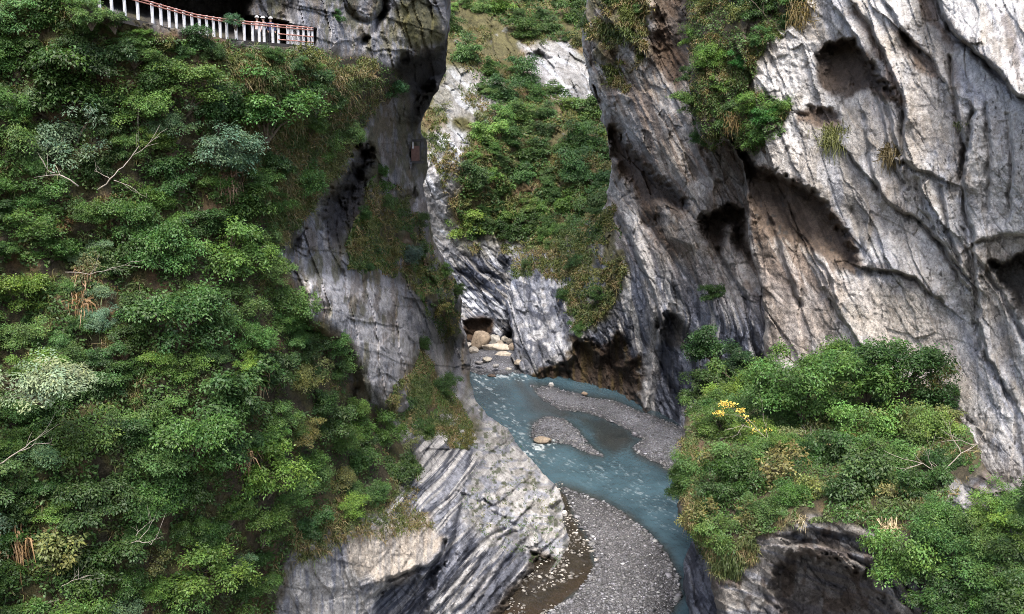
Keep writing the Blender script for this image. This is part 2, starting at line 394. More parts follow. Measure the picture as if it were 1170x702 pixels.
B_VEG = [(700, 235), (712, 270), (715, 310), (705, 340), (690, 365), (660, 380), (645, 350), (642, 320), (640, 290), (610, 285), (640, 250)]
def rib_w(X, Y): return sm(740, 790, X - 0.15 * (Y - 200))
def rib_shape(X, Y, D):
    u = D / F
    a, r = strata(X, Y, 58, 130, 15, 5, 14, 60)
    a2, r2 = strata(X, Y, 74, 110, 11, 7, 10, 60)
    k = sm(230, 330, Y)
    f1, _ = facet(X, Y, 58, 75, 24, 2); f2, _ = facet(X, Y, 62, 26, 9, 5, 5, 24); g1, _ = facet(X, Y, 74, 70, 18, 4); g2, _ = facet(X, Y, 76, 26, 7, 7, 5, 24); pl, _ = plates(X, Y, 66, 13, 2, 14, 60)
    D = D - u * (12 * fbm(X / 70, Y / 70, 3, 3) + (3 * a + 1 * r + 11 * f1 + 5 * f2 + 6 * ridged(X / 30, Y / 44, 10, 4)) * (1 - k) + (5 * a2 + 3 * r2 + 8 * g1 + 4 * g2) * k + 3 * pl + 2 * ridged(X / 10, Y / 14, 8, 3))
    D = D + recess(X, Y, B_OVER, 11, 6, (-0.6, 0.8), 0.9, 6) + recess(X, Y, B_TOP, 8, 9, (0, 1), 0.8, 6)
    D = D + recess(X, Y, [(678, 98), (690, 118), (702, 160), (699, 190), (690, 160)], 6, 3)
    D = D + recess(X, Y, B_CAVE, 9, 7, (0, 1), 0.8, 6) + recess(X, Y, B_HOL, 6, 6, (0, 1), 0.6, 6)
    D = D + recess(X, Y, B_BASE, 4.5, 12, (0, 1), 0.25, 8)
    D = D + crease(X, Y, [(700, 240), (712, 262), (725, 290), (738, 318), (748, 345), (752, 372)], 2.2, 4, 1.5, 14)
    D = D + crease(X, Y, [(735, 255), (752, 280), (772, 305), (785, 330), (792, 350), (800, 375)], 2.0, 4, -1.2, 14)
    D = D + crease(X, Y, [(752, 372), (748, 400), (757, 425), (775, 450), (790, 475)], 2.0, 4, 1.8, 14)
    D = D + crease(X, Y, [(722, 250), (735, 300), (748, 345), (750, 390), (744, 430), (738, 475)], -2.2, 9)
    D = D + crease(X, Y, [(784, 105), (790, 140), (800, 175), (814, 210), (816, 232)], -1.6, 6)
    D = D + crease(X, Y, [(820, 285), (850, 340), (862, 400)], 1.5, 4, 1.5, 12)
    return D
def rib_paint(X, Y, D):
    a, r = strata(X, Y, 62, 130, 9, 2, 14, 60)
    a2, r2 = strata(X, Y, 72, 110, 11, 7, 22, 60)
    low = sm(240, 320, Y - (X - 700) * 0.45)
    c = np.broadcast_to(GREY * np.array([1.0, 0.95, 0.9]), X.shape + (3,)).copy()
    c = lerp(c, CREAM * 0.9, 0.8 * sm(-0.2, 0.4, fbm(X / 35, Y / 45, 4, 3)))
    c = lerp(c, RUST, 0.5 * sm(0.25, 0.45, r) * (1 - low)); c = lerp(c, PALE, 0.5 * sm(0.05, 0.25, fbm(X / 20, Y / 30, 6, 4, 0.6)) * (1 - low)); c = c * (1 + 0.25 * facet(X, Y, 62, 26, 9, 5, 5, 24)[1])[..., None]
    c2 = np.broadcast_to(BLUE * 1.35, X.shape + (3,)).copy(); c2 = lerp(c2, PALE * 1.2, 0.92 * sm(0.02, 0.2, a2)); c2 = lerp(c2, NAVY, 0.9 * sm(0.25, 0.42, r2)); c2 = c2 * (1 + 0.3 * facet(X, Y, 76, 26, 7, 7, 5, 24)[1])[..., None]
    c = lerp(c, 0, np.zeros(X.shape)); c = c + (c2 - c) * low[..., None]
    pale = mask(X, Y, [(590, 310), (640, 305), (650, 350), (655, 385), (640, 410), (600, 430), (585, 380)], 10, 10)
    pw = np.broadcast_to(PALE * np.array([1.12, 1.15, 1.22]), c.shape).copy(); pw = lerp(pw, BLUE, 0.75 * sm(0.1, 0.3, ridged(X / 9, Y / 12, 5, 3))); pw = lerp(pw, NAVY * 1.2, 0.8 * sm(0.32, 0.5, ridged(X / 22, Y / 34, 8, 3)))
    c = c + (pw - c) * pale[..., None]
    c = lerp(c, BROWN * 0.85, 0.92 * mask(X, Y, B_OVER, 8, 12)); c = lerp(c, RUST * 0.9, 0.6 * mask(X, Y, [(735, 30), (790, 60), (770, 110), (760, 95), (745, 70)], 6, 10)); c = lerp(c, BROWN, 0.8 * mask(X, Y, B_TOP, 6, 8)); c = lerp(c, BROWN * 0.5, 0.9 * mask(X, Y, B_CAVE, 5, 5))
    c = lerp(c, PALE * 1.2, 0.8 * sm(13, 4, seg_dist(X, Y, [(722, 250), (735, 300), (748, 345), (750, 390), (744, 430), (738, 475)]) + 6 * fbm(X / 8, Y / 20, 3, 3)))
    bm_ = mask(X, Y, B_BASE, 5, 9, 3, 9); st = sm(-0.1, 0.5, fbm(X / 5, Y / 40, 6, 3))
    c = lerp(c, BROWN * 0.55, 0.95 * bm_); c = lerp(c, np.array([0.09, 0.065, 0.02]), 0.55 * bm_ * st)
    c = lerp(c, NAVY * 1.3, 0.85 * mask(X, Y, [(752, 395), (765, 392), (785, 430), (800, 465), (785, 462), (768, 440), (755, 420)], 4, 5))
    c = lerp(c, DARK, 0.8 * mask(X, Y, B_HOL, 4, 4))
    v = mask(X, Y, B_VEG, 10, 14); c = lerp(c, MOSS * 1.1, 0.9 * v * sm(-0.4, 0.1, fbm(X / 12, Y / 14, 2, 3)))
    v = mask(X, Y, [(664, -60), (745, -60), (742, 20), (735, 60), (715, 100), (695, 100), (680, 70), (668, 40)], 10, 14)
    c = lerp(c, GRASSY, 0.85 * v * sm(-0.35, 0.15, fbm(X / 12, Y / 16, 3, 3))); c = lerp(c, RUST, 0.5 * v * sm(0.0, 0.4, fbm(X / 17, Y / 20, 8, 3)))
    return c
RIB_POLY = [(660, -900), (666, -60), (668, 40), (676, 90), (692, 150), (698, 200), (700, 235), (665, 258), (610, 288), (586, 310), (582, 345), (590, 380), (587, 405), (597, 425), (598, 440), (605, 520), (800, 600), (1400, 600), (1400, -900)]
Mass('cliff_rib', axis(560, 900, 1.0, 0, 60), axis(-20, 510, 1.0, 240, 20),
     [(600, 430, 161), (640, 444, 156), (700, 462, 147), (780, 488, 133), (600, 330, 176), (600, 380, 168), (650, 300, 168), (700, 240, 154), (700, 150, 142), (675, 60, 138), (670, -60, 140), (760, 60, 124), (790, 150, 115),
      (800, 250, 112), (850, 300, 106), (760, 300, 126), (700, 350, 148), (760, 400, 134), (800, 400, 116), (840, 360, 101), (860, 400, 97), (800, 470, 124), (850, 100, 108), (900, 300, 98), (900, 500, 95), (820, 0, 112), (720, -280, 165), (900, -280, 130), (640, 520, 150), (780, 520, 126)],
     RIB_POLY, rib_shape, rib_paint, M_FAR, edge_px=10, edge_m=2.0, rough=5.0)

# --- big cliff on the right
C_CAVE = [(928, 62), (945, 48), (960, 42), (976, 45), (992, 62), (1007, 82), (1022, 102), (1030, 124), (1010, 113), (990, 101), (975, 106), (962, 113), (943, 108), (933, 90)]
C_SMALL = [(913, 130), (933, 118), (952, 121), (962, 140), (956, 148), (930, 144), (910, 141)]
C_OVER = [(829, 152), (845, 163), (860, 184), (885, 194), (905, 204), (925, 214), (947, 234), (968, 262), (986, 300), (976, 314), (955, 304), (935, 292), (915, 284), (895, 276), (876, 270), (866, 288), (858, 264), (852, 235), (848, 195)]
C_BAND = [(1020, 30), (1032, 36), (1048, 50), (1062, 65), (1073, 92), (1058, 84), (1044, 72), (1034, 56)]
C_TOPB = [(1040, -20), (1062, -20), (1075, 20), (1090, 40), (1108, 52), (1088, 54), (1070, 40), (1052, 14)]
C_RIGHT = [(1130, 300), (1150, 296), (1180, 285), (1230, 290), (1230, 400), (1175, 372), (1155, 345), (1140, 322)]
def big_shape(X, Y, D):
    u = D / F
    a, r = strata(X, Y, 58, 170, 24, 1, 22, 90)
    b, q = strata(X, Y, 82, 190, 15, 6, 14, 90)
    e, h = strata(X, Y, 68, 150, 17, 8, 18, 80)
    wr = sm(1050, 1110, X - 0.25 * (Y - 200)); wl = sm(960, 900, X)
    wm = np.clip(1 - wr - wl, 0, 1); smooth = mask(X, Y, [(985, 320), (1050, 325), (1085, 360), (1110, 420), (1110, 470), (980, 440), (960, 390)], 16, 8)
    amp = 1 - 0.7 * smooth
    fm1, _ = facet(X, Y, 60, 120, 42, 1, 16, 70); fm2, _ = facet(X, Y, 64, 38, 13, 4, 7, 30); fr1, _ = facet(X, Y, 84, 150, 34, 7, 12, 60); fr2, _ = facet(X, Y, 80, 34, 11, 9, 6, 30); fl1, _ = facet(X, Y, 66, 80, 26, 3, 14, 50); fl2, _ = facet(X, Y, 50, 26, 11, 6, 7, 24)
    patch = sm(-0.15, 0.3, fbm(X / 110, Y / 130, 5, 2))
    fold, _ = plates(X, Y, 66, 74, 3, 34, 130); fold2, _ = plates(X, Y, 74, 44, 9, 26, 110)
    pm, _ = plates(X, Y, 62, 30, 5, 26, 100); pr, _ = plates(X, Y, 80, 22, 8, 14, 90)
    rough = sm(-0.1, 0.4, fbm(X / 70, Y / 80, 10, 3))
    calm = np.maximum.reduce([mask(X, Y, [(930, 150), (1030, 128), (1031, 240), (1000, 232), (955, 215)], 10, 8), mask(X, Y, [(1098, 118), (1300, 100), (1300, 275), (1112, 268)], 10, 8), mask(X, Y, [(1035, 96), (1072, 120), (1090, 160), (1078, 204), (1034, 190)], 8, 6)])
    amp = amp * (1 - 0.62 * calm); rough = rough * (1 - 0.7 * calm)
    D = D - u * amp * (wm * (2 * a + 11 * fm1 + (0.5 + 4 * rough) * fm2 + 3 * pm * rough) + wr * (2 * b + 8 * fr1 + (0.5 + 3 * rough) * fr2 + 2 * pr * rough) + wl * (2 * e + 9 * fl1 + (1.0 + 5 * rough) * fl2) + patch * (16 * fold * (1 - 0.6 * wr) + 6 * fold2) + 26 * fbm((X - 0.45 * Y) / 70, Y / 150, 4, 3) + 8 * fbm(X / 34, Y / 60, 6, 3) + (0.8 + 2.5 * rough) * ridged(X / 14, Y / 20, 9, 3) + (0.5 + 1.2 * rough) * fbm(X / 5, Y / 6, 2, 3))
    D = D + recess(X, Y, C_CAVE, 5.5, 7, (-0.45, 0.9), 1.0, 8) + recess(X, Y, C_SMALL, 2.4, 4, (-0.3, 1), 1.0, 5) + recess(X, Y, C_OVER, 7.5, 6, (-0.45, 0.9), 1.0, 7)
    D = D + recess(X, Y, [(834, 157), (850, 172), (866, 190), (890, 204), (908, 222), (900, 240), (880, 242), (862, 232), (852, 212)], 4.5, 6, (-0.3, 0.95), 0.7, 6)
    D = D + recess(X, Y, C_BAND, 1.8, 6, (-0.7, 0.7), 0.9, 5) + recess(X, Y, C_TOPB, 2.4, 7, (-0.7, 0.7), 0.8, 5)
    D = D + recess(X, Y, C_RIGHT, 4.5, 6, (-0.2, 1), 1.0, 8)
    K1 = [(1062, -20), (1076, 20), (1090, 42), (1108, 55), (1122, 68), (1140, 86), (1150, 100), (1165, 112), (1190, 120)]
    D = D + crease(X, Y, K1, 1.4, 4, 2.6, 40)
    D = D + crease(X, Y, [(1005, -5), (1018, 14), (1030, 34), (1042, 50), (1060, 64), (1070, 80), (1078, 96)], 0.8, 3, 0.8, 16)
    D = D + crease(X, Y, [(1087, 68), (1088, 95), (1090, 120), (1097, 150), (1101, 175), (1099, 205)], 1.1, 4, 1.0, 22)
    D = D + crease(X, Y, [(976, 8), (992, 30), (1006, 60), (1018, 85), (1029, 112), (1032, 135)], 0.9, 4, 1.4, 20)
    D = D + crease(X, Y, [(1032, 188), (1046, 196), (1060, 200), (1076, 206)], 1.0, 3, 0.9, 18)
    D = D + crease(X, Y, [(1031, 118), (1031, 150), (1032, 188)], 0.7, 3, 0.7, 14)
    D = D + crease(X, Y, [(970, 178), (985, 196), (1000, 215), (1016, 234), (1032, 245), (1045, 248), (1058, 262), (1076, 283), (1092, 302), (1108, 320)], 0.9, 3, 1.0, 18)
    D = D + crease(X, Y, [(988, 306), (1010, 311), (1030, 313), (1046, 319), (1060, 334), (1077, 347)], 0.7, 3, 1.0, 16)
    D = D + crease(X, Y, [(975, 240), (980, 270), (988, 298), (997, 312)], 0.8, 4)
    D = D + crease(X, Y, [(1110, 130), (1106, 160), (1100, 200), (1102, 235), (1110, 270), (1113, 300), (1115, 340), (1117, 400)], 0.9, 4, 1.2, 26)
    D = D + crease(X, Y, [(1100, 262), (1106, 285), (1113, 320)], 0.8, 3)
    D = D + crease(X, Y, [(1111, 282), (1122, 276), (1150, 270), (1185, 272)], 0.7, 3, 0.6, 14)
    D = D + crease(X, Y, [(1113, 290), (1124, 306), (1138, 325), (1152, 350), (1170, 385)], 1.0, 4, 0.8, 16)
    D = D + crease(X, Y, [(1116, 370), (1128, 412), (1144, 438), (1158, 458)], 0.8, 4, 0.8, 18)
    D = D + crease(X, Y, [(853, 235), (858, 280), (868, 320), (874, 360), (878, 400)], -0.8, 8)
    D = D + crease(X, Y, [(880, 250), (892, 290), (905, 325), (915, 350)], 0.9, 4, 0.8, 18)
    D = D + crease(X, Y, [(915, 270), (935, 300), (948, 320), (955, 345)], 0.8, 4, 0.6, 16)
    D = D + crease(X, Y, [(905, 130), (925, 132), (955, 150), (965, 150)], 0.6, 3)
    for pl, st, rc in (([(1048, 205), (1060, 250), (1078, 290), (1104, 330)], 1.3, 26), ([(1075, 215), (1082, 260), (1096, 300)], 0.9, 18), ([(985, 130), (992, 180), (1004, 230)], 0.8, 18), ([(940, 330), (962, 370), (985, 400), (1010, 440)], 1.0, 26), ([(1125, 120), (1130, 180), (1128, 240)], 0.7, 20), ([(1150, 130), (1156, 190), (1152, 250)], 0.6, 18), ([(955, 10), (985, 60), (1015, 130), (1028, 180)], 1.2, 24), ([(1000, 110), (1012, 160), (1030, 215)], 0.8, 16)):
        D = D + crease(X, Y, pl, 0.5, 4, st, rc)
    D = D + crease(X, Y, [(1045, 10), (1030, 40)], -0.3, 6)
    return D
def big_paint(X, Y, D):
    b, q = strata(X, Y, 80, 150, 9, 6, 12, 80); a, r = strata(X, Y, 60, 170, 12, 1, 20, 90)
    c = np.broadcast_to(GREY * 1.4, X.shape + (3,)).copy()
    c = lerp(c, PALE * 1.22, sm(-0.2, 0.2, fbm(X / 45, Y / 70, 5, 4, 0.65))); c = c * (1 + 0.16 * facet(X, Y, 64, 38, 13, 4, 7, 30)[1] + 0.14 * facet(X, Y, 80, 34, 11, 9, 6, 30)[1])[..., None]
    c = lerp(c, np.array([0.25, 0.25, 0.25]), 0.35 * sm(0.12, 0.3, b)); c = lerp(c, BLUE * 1.3, 0.5 * sm(0.12, 0.35, a) * sm(900, 1000, X))
    c = lerp(c, np.array([0.27, 0.24, 0.2]), 0.6 * sm(0.12, 0.35, fbm(X / 25, Y / 50, 9, 4, 0.6)))
    c = lerp(c, CREAM, 0.45 * sm(0.0, 0.3, fbm(X / 60, Y / 80, 8, 3))); c = lerp(c, CREAM * 1.2, 0.8 * mask(X, Y, [(985, 322), (1045, 325), (1085, 360), (1112, 420), (1120, 475), (1010, 430), (980, 380)], 18, 14))
    c = lerp(c, PALE * 1.08, 0.6 * mask(X, Y, [(1100, 120), (1175, 110), (1230, 130), (1230, 270), (1115, 265), (1103, 200)], 14, 10))
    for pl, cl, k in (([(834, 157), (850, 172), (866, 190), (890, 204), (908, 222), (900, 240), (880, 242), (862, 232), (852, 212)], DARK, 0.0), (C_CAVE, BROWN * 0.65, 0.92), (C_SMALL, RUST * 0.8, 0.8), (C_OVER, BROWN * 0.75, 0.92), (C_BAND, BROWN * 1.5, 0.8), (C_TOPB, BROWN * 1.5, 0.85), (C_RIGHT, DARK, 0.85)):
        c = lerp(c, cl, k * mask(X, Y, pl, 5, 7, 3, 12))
    ring = sm(10, 0, seg_dist(X, Y, [(978, 14), (990, 32), (1006, 64), (1018, 86), (1030, 116)]) + 4 * fbm(X / 8, Y / 8, 2, 2)); c = lerp(c, RUST * 1.3, 0.7 * ring)
    left = mask(X, Y, [(848, 190), (960, 255), (965, 300), (940, 330), (880, 320), (862, 300)], 12, 14)
    c = lerp(c, np.array([0.17, 0.13, 0.10]), 0.85 * left * sm(-0.3, 0.05, fbm((X - 0.5 * Y) / 8, Y / 50, 4, 3)))
    c = lerp(c, np.array([0.30, 0.24, 0.2]), 0.55 * mask(X, Y, [(858, 290), (905, 290), (960, 320), (950, 380), (900, 420), (876, 400)], 14, 12))
    for pl in ([(1087, 70), (1090, 120), (1100, 200)], [(1076, 20), (1108, 55), (1140, 86), (1165, 112)], [(1000, 215), (1032, 245), (1060, 264), (1092, 302)], [(988, 306), (1030, 313), (1060, 334)], [(875, 330), (890, 360), (880, 400)], [(1150, 20), (1160, 60), (1165, 100)]):
        c = lerp(c, np.array([0.14, 0.11, 0.085]), 0.6 * sm(9, 1, seg_dist(X, Y, pl) + 6 * fbm(X / 9, Y / 12, 7, 3)))
    v = mask(X, Y, C_VEG, 8, 10); c = lerp(c, SOIL * 1.3, 0.95 * v); c = lerp(c, GRASSY, 0.6 * v * sm(0.0, 0.4, fbm(X / 14, Y / 14, 2, 3)))
    sp = sm(0.45, 0.55, fbm(X / 4.2, Y / 6.5, 10, 2)) * sm(0.0, 0.3, fbm(X / 40, Y / 40, 1, 2)); c = lerp(c, np.array([0.07, 0.065, 0.06]), 0.8 * sp)
    return c
C_VEG = [(787, -60), (930, -60), (925, -5), (905, 25), (875, 55), (862, 85), (852, 100), (880, 112), (906, 125), (897, 150), (875, 165), (862, 182), (832, 160), (808, 175), (796, 150), (784, 100)]
BIG_POLY = [(786, -900), (788, -60), (789, 40), (786, 100), (798, 150), (812, 172), (832, 160), (848, 190), (853, 240), (858, 285), (866, 320), (872, 370), (877, 420), (880, 900), (1900, 900), (1900, -900)]
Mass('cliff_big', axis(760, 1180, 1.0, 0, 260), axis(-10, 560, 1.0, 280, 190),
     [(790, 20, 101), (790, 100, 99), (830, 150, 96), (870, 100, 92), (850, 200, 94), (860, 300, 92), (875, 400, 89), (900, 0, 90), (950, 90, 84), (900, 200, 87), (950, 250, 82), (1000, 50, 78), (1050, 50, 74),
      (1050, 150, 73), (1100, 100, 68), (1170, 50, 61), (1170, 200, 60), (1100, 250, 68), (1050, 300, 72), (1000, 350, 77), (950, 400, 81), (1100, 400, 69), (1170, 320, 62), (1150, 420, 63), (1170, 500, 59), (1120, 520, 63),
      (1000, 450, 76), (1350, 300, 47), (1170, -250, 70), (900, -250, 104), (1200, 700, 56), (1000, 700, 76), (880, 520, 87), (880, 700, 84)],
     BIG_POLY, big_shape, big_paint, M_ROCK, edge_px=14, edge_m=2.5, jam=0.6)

# --- overgrown ledge at the foot of the big cliff
D_CAVE = [(878, 650), (890, 637), (912, 631), (938, 633), (962, 641), (985, 654), (1008, 672), (1030, 700), (1065, 770), (895, 770), (884, 700)]
D_VEG = [(776, 540), (790, 440), (800, 400), (1080, 400), (1110, 480), (1120, 530), (1100, 560), (1084, 580), (1060, 625), (1030, 612), (990, 600), (950, 594), (900, 602), (860, 618), (830, 645), (805, 640), (778, 600)]
def ledge_shape(X, Y, D):
    u = D / F
    a, r = strata(X, Y, 20, 130, 16, 3, 18, 70)
    rock = 1 - mask(X, Y, D_VEG, 10, 6)
    D = D - u * (16 * fbm(X / 80, Y / 80, 5, 4) + rock * (3 * a + 10 * facet(X, Y, 35, 70, 30, 2, 14, 50)[0] + 5 * facet(X, Y, 30, 28, 10, 5, 7, 26)[0] + 5 * plates(X, Y, 28, 16, 3, 16, 70)[0]) + 2 * ridged(X / 12, Y / 15, 2, 3))
    D = D + recess(X, Y, D_CAVE, 6.5, 8, (-0.55, 0.83), 0.85, 10)
    D = D + recess(X, Y, [(885, 612), (930, 604), (985, 612), (1020, 632), (1045, 668), (1030, 668), (1000, 645), (960, 630), (915, 625)], 1.6, 5, (0, 1), 0.5)
    D = D + crease(X, Y, [(1034, 690), (1012, 664), (988, 645), (960, 630), (925, 620), (892, 622)], 0.7, 3, 0.9, 12) + crease(X, Y, [(1050, 690), (1030, 660), (1000, 636), (970, 622), (940, 612)], 0.5, 3, 0.6, 10) + crease(X, Y, [(890, 640), (905, 660), (912, 702)], 0.5, 4)
    D = D + crease(X, Y, [(868, 640), (872, 670), (876, 702)], 0.5, 5)
    return D
def ledge_paint(X, Y, D):
    a, r = strata(X, Y, 15, 120, 9, 3, 18, 70)
    c = np.broadcast_to(np.array([0.21, 0.195, 0.18]), X.shape + (3,)).copy()
    c = lerp(c, PALE * 0.8, 0.6 * sm(0.05, 0.3, fbm(X / 20, Y / 45, 4, 3))); c = lerp(c, BLUE * 0.7, 0.7 * sm(0.05, 0.25, a))
    c = lerp(c, BROWN, 0.6 * sm(0.15, 0.35, fbm(X / 15, Y / 30, 8, 3))); c = c * (1 + 0.3 * facet(X, Y, 30, 28, 10, 5, 7, 26)[1])[..., None]
    c = lerp(c, BROWN * 1.2, 0.3 * mask(X, Y, D_CAVE, 14, 18))
    v = mask(X, Y, D_VEG, 8, 10); c = lerp(c, SOIL * 1.2, 0.97 * v); c = lerp(c, GRASSY * 1.1, 0.7 * v * sm(0.0, 0.4, fbm(X / 16, Y / 12, 2, 3)))
    c = lerp(c, RUST, 0.4 * v * sm(0.3, 0.5, fbm(X / 20, Y / 16, 6, 3)))
    c = lerp(c, PALE * 0.9, 0.85 * mask(X, Y, [(1076, 555), (1090, 548), (1110, 560), (1112, 585), (1080, 590)], 4, 3))
    return c
LEDGE_POLY = [(783, 510), (792, 470), (830, 446), (900, 426), (960, 414), (1040, 428), (1092, 464), (1114, 496), (1128, 530), (1150, 552), (1300, 562), (1900, 570), (1900, 1200), (812, 1200), (818, 702), (814, 660), (800, 628), (783, 602), (778, 560)]
Mass('cliff_ledge', axis(765, 1180, 1.4, 0, 240), axis(415, 715, 1.4, 0, 130),
     [(785, 500, 71), (780, 560, 67), (785, 600, 64), (815, 640, 63), (820, 690, 63), (870, 640, 61), (900, 605, 59), (950, 600, 57), (1000, 615, 55), (1050, 660, 52), (1100, 600, 51), (1170, 560, 49), (1170, 690, 46),
      (1000, 550, 60), (1000, 480, 68), (900, 450, 77), (850, 450, 79), (900, 550, 63), (1100, 500, 61), (820, 520, 68), (950, 690, 59), (1350, 600, 42), (1040, 700, 53), (1100, 800, 48), (850, 800, 62)],
     LEDGE_POLY, ledge_shape, ledge_paint, M_ROCK, edge_px=16, edge_m=2.5, keep=12, rough=6.0)

# --- low rock at the right river bank, under the ledge
def bank_shape(X, Y, D):
    a, r = strata(X, Y, 70, 60, 12, 4, 10, 40)
    return D - D / F * (4 * a + 9 * facet(X, Y, 70, 30, 14, 3)[0] + 5 * facet(X, Y, 60, 12, 6, 6)[0] + 10 * fbm(X / 25, Y / 30, 2, 3))
def bank_paint(X, Y, D):
    a, r = strata(X, Y, 70, 60, 8, 4, 10, 40)
    c = np.broadcast_to(BLUE * 1.3, X.shape + (3,)).copy(); c = lerp(c, PALE, 0.7 * sm(0.1, 0.5, a)); c = lerp(c, NAVY, 0.8 * sm(0.1, 0.5, r)); return c
Mass('cliff_bank', axis(765, 850, 1.5, 0, 30), axis(600, 720, 1.5, 0, 40),
     [(785, 625, 88), (785, 700, 77), (830, 625, 80), (830, 700, 73), (800, 660, 80), (800, 760, 71)],
     [(779, 640), (788, 618), (880, 600), (900, 800), (789, 800), (787, 700), (782, 672)], bank_shape, bank_paint, M_ROCK, edge_px=9, edge_m=1.5, keep=8)

# --- left side: overgrown slope, overhang and white rock spur
L_CAVE = [(95, -75), (286, -75), (291, -5), (288, 20), (288, 48), (240, 43), (192, 31), (160, 24), (118, 12), (95, 6)]
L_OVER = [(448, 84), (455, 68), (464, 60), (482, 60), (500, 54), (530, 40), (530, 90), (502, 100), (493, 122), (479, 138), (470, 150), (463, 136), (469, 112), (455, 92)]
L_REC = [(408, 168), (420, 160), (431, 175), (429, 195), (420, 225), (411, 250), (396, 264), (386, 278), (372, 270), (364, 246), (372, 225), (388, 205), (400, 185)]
L_HOL = [(426, 682), (438, 669), (460, 665), (486, 656), (502, 645), (512, 641), (502, 662), (492, 680), (502, 760), (428, 760)]
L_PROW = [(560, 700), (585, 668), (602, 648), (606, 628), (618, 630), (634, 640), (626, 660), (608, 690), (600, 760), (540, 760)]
L_VEG = [(-400, -75), (110, -75), (112, 10), (190, 32), (290, 52), (365, 58), (440, 74), (462, 95), (462, 112), (440, 114), (422, 130), (415, 160), (400, 185), (370, 225), (345, 255), (320, 292), (335, 320), (350, 362), (375, 376), (402, 385), (414, 410), (404, 450), (440, 470), (470, 502), (475, 540), (455, 570), (430, 590), (400, 594), (380, 605), (350, 610), (330, 640), (318, 670), (312, 720), (300, 1200), (-400, 1200)]
L_CREAMP = [(392, 640), (395, 612), (420, 604), (470, 590), (488, 588), (505, 615), (506, 635), (490, 648), (462, 662), (435, 668), (410, 660)]
L_WHITE = [(540, 480), (530, 440), (546, 440), (560, 470), (572, 482), (600, 515), (640, 570), (652, 630), (640, 655), (600, 640), (560, 620), (530, 590), (525, 560), (550, 530), (530, 500)]
L_GRASS = [(430, 195), (462, 225), (480, 262), (500, 300), (522, 322), (526, 372), (508, 392), (500, 380), (488, 350), (466, 322), (440, 312), (400, 305), (395, 275), (415, 235)]
L_GRASS2 = [(480, 395), (496, 425), (520, 445), (544, 488), (530, 515), (500, 500), (470, 490), (440, 468), (448, 440), (470, 430)]
def left_shape(X, Y, D):
    u = D / F
    veg = mask(X, Y, L_VEG, 12, 8)
    a, r = strata(X, Y, -48, 120, 14, 2, 16, 70)
    b, q = strata(X, Y, 78, 130, 18, 7, 16, 80)
    prow = sm(440, 500, Y + 0.25 * (X - 500)) * sm(400, 440, X)
    calm = np.maximum(mask(X, Y, L_CREAMP, 22, 12), 0.6 * mask(X, Y, [(360, 620), (395, 612), (394, 640), (412, 668), (420, 720), (330, 720), (330, 660)], 5, 5)); veg0 = veg
    D = D - u * (1 - 0.62 * calm) * (veg * (26 * fbm(X / 75, Y / 75, 3, 3) + 8 * fbm(X / 20, Y / 20, 8, 3)) + (1 - veg) * (prow * (4 * a + 2 * r + 8 * facet(X, Y, -48, 60, 22, 2)[0] + 3.5 * facet(X, Y, -44, 22, 8, 5, 5, 22)[0] + 3 * plates(X, Y, -50, 12, 6, 16, 60)[0] + 4 * ridged((X + 0.8 * Y) / 10, (Y - 0.8 * X) / 26, 4, 3)) + (1 - prow) * (4 * b + 2 * q + 8 * facet(X, Y, 74, 90, 24, 3, 16, 50)[0] + 8 * plates(X, Y, 76, 27, 8, 20, 70)[0] + 8 * facet(X, Y, 15, 52, 30, 6, 14, 40)[0] + 5 * plates(X, Y, 12, 34, 2, 16, 60)[0] + 3.5 * facet(X, Y, 66, 30, 9, 8, 7, 20)[0] + 7 * ridged(X / 26, Y / 40, 2, 4)) + 14 * fbm(X / 60, Y / 60, 5, 3) + 3 * ridged(X / 10, Y / 12, 9, 3)))
    D = D + recess(X, Y, L_CAVE, 14, 5, (0, 1), 0.2, 1.0) + recess(X, Y, [(322, 26), (362, 33), (362, 54), (322, 52)], 1.8, 0.8, (1, 0), 0.0, 0.5) + np.maximum(0, recess(X, Y, [(280, 18), (300, 20), (330, 25), (330, 54), (280, 50)], 5.6, 0.8, (1, 0), 0.0, 0.5) - 0.0)
    D = D + recess(X, Y, L_OVER, 14, 7, (0, 1), 0.3, 5) + recess(X, Y, L_REC, 12, 10, (0.6, 0.6), 0.8, 8) + recess(X, Y, L_HOL, 4, 9, (0.3, 0.9), 0.5, 8) + recess(X, Y, L_PROW, 4.5, 14, (0, 1), 0.1, 8)
    D = D + recess(X, Y, [(403, 46), (412, 39), (424, 37), (425, 50), (415, 63), (408, 58)], 4, 4) + recess(X, Y, [(318, 292), (334, 270), (350, 260), (346, 285), (335, 302)], 3, 5)
    D = D + recess(X, Y, [(459, 226), (474, 214), (483, 226), (481, 252), (468, 244)], 6, 4) + recess(X, Y, [(626, 578), (640, 572), (648, 590), (640, 606), (628, 598)], 3, 4)
    D = D - 4.5 * mask(X, Y, [(350, 318), (372, 326), (400, 330), (440, 326), (468, 342), (478, 372), (478, 430), (468, 465), (440, 465), (415, 440), (395, 400), (352, 372)], 11, 8)
    D = D + 3.2 * mask(X, Y, [(284, -30), (336, -30), (336, 27), (284, 21)], 5, 2)
    D = D + recess(X, Y, [(455, 140), (480, 138), (484, 160), (484, 188), (458, 188)], 3, 4, (0, 1), 0.0)
    D = D + crease(X, Y, [(390, 0), (402, 20), (422, 28), (440, 12)], 2.0, 4, 0, 10) + crease(X, Y, [(440, 0), (436, 18), (428, 36)], 2.5, 4)
    D = D + crease(X, Y, [(443, 664), (460, 660), (478, 650), (492, 645), (506, 634), (508, 620)], 1.2, 3, 1.6, 16)
    D = D + crease(X, Y, [(508, 640), (524, 606), (527, 585), (530, 565)], 1.6, 4, 1.0, 16)
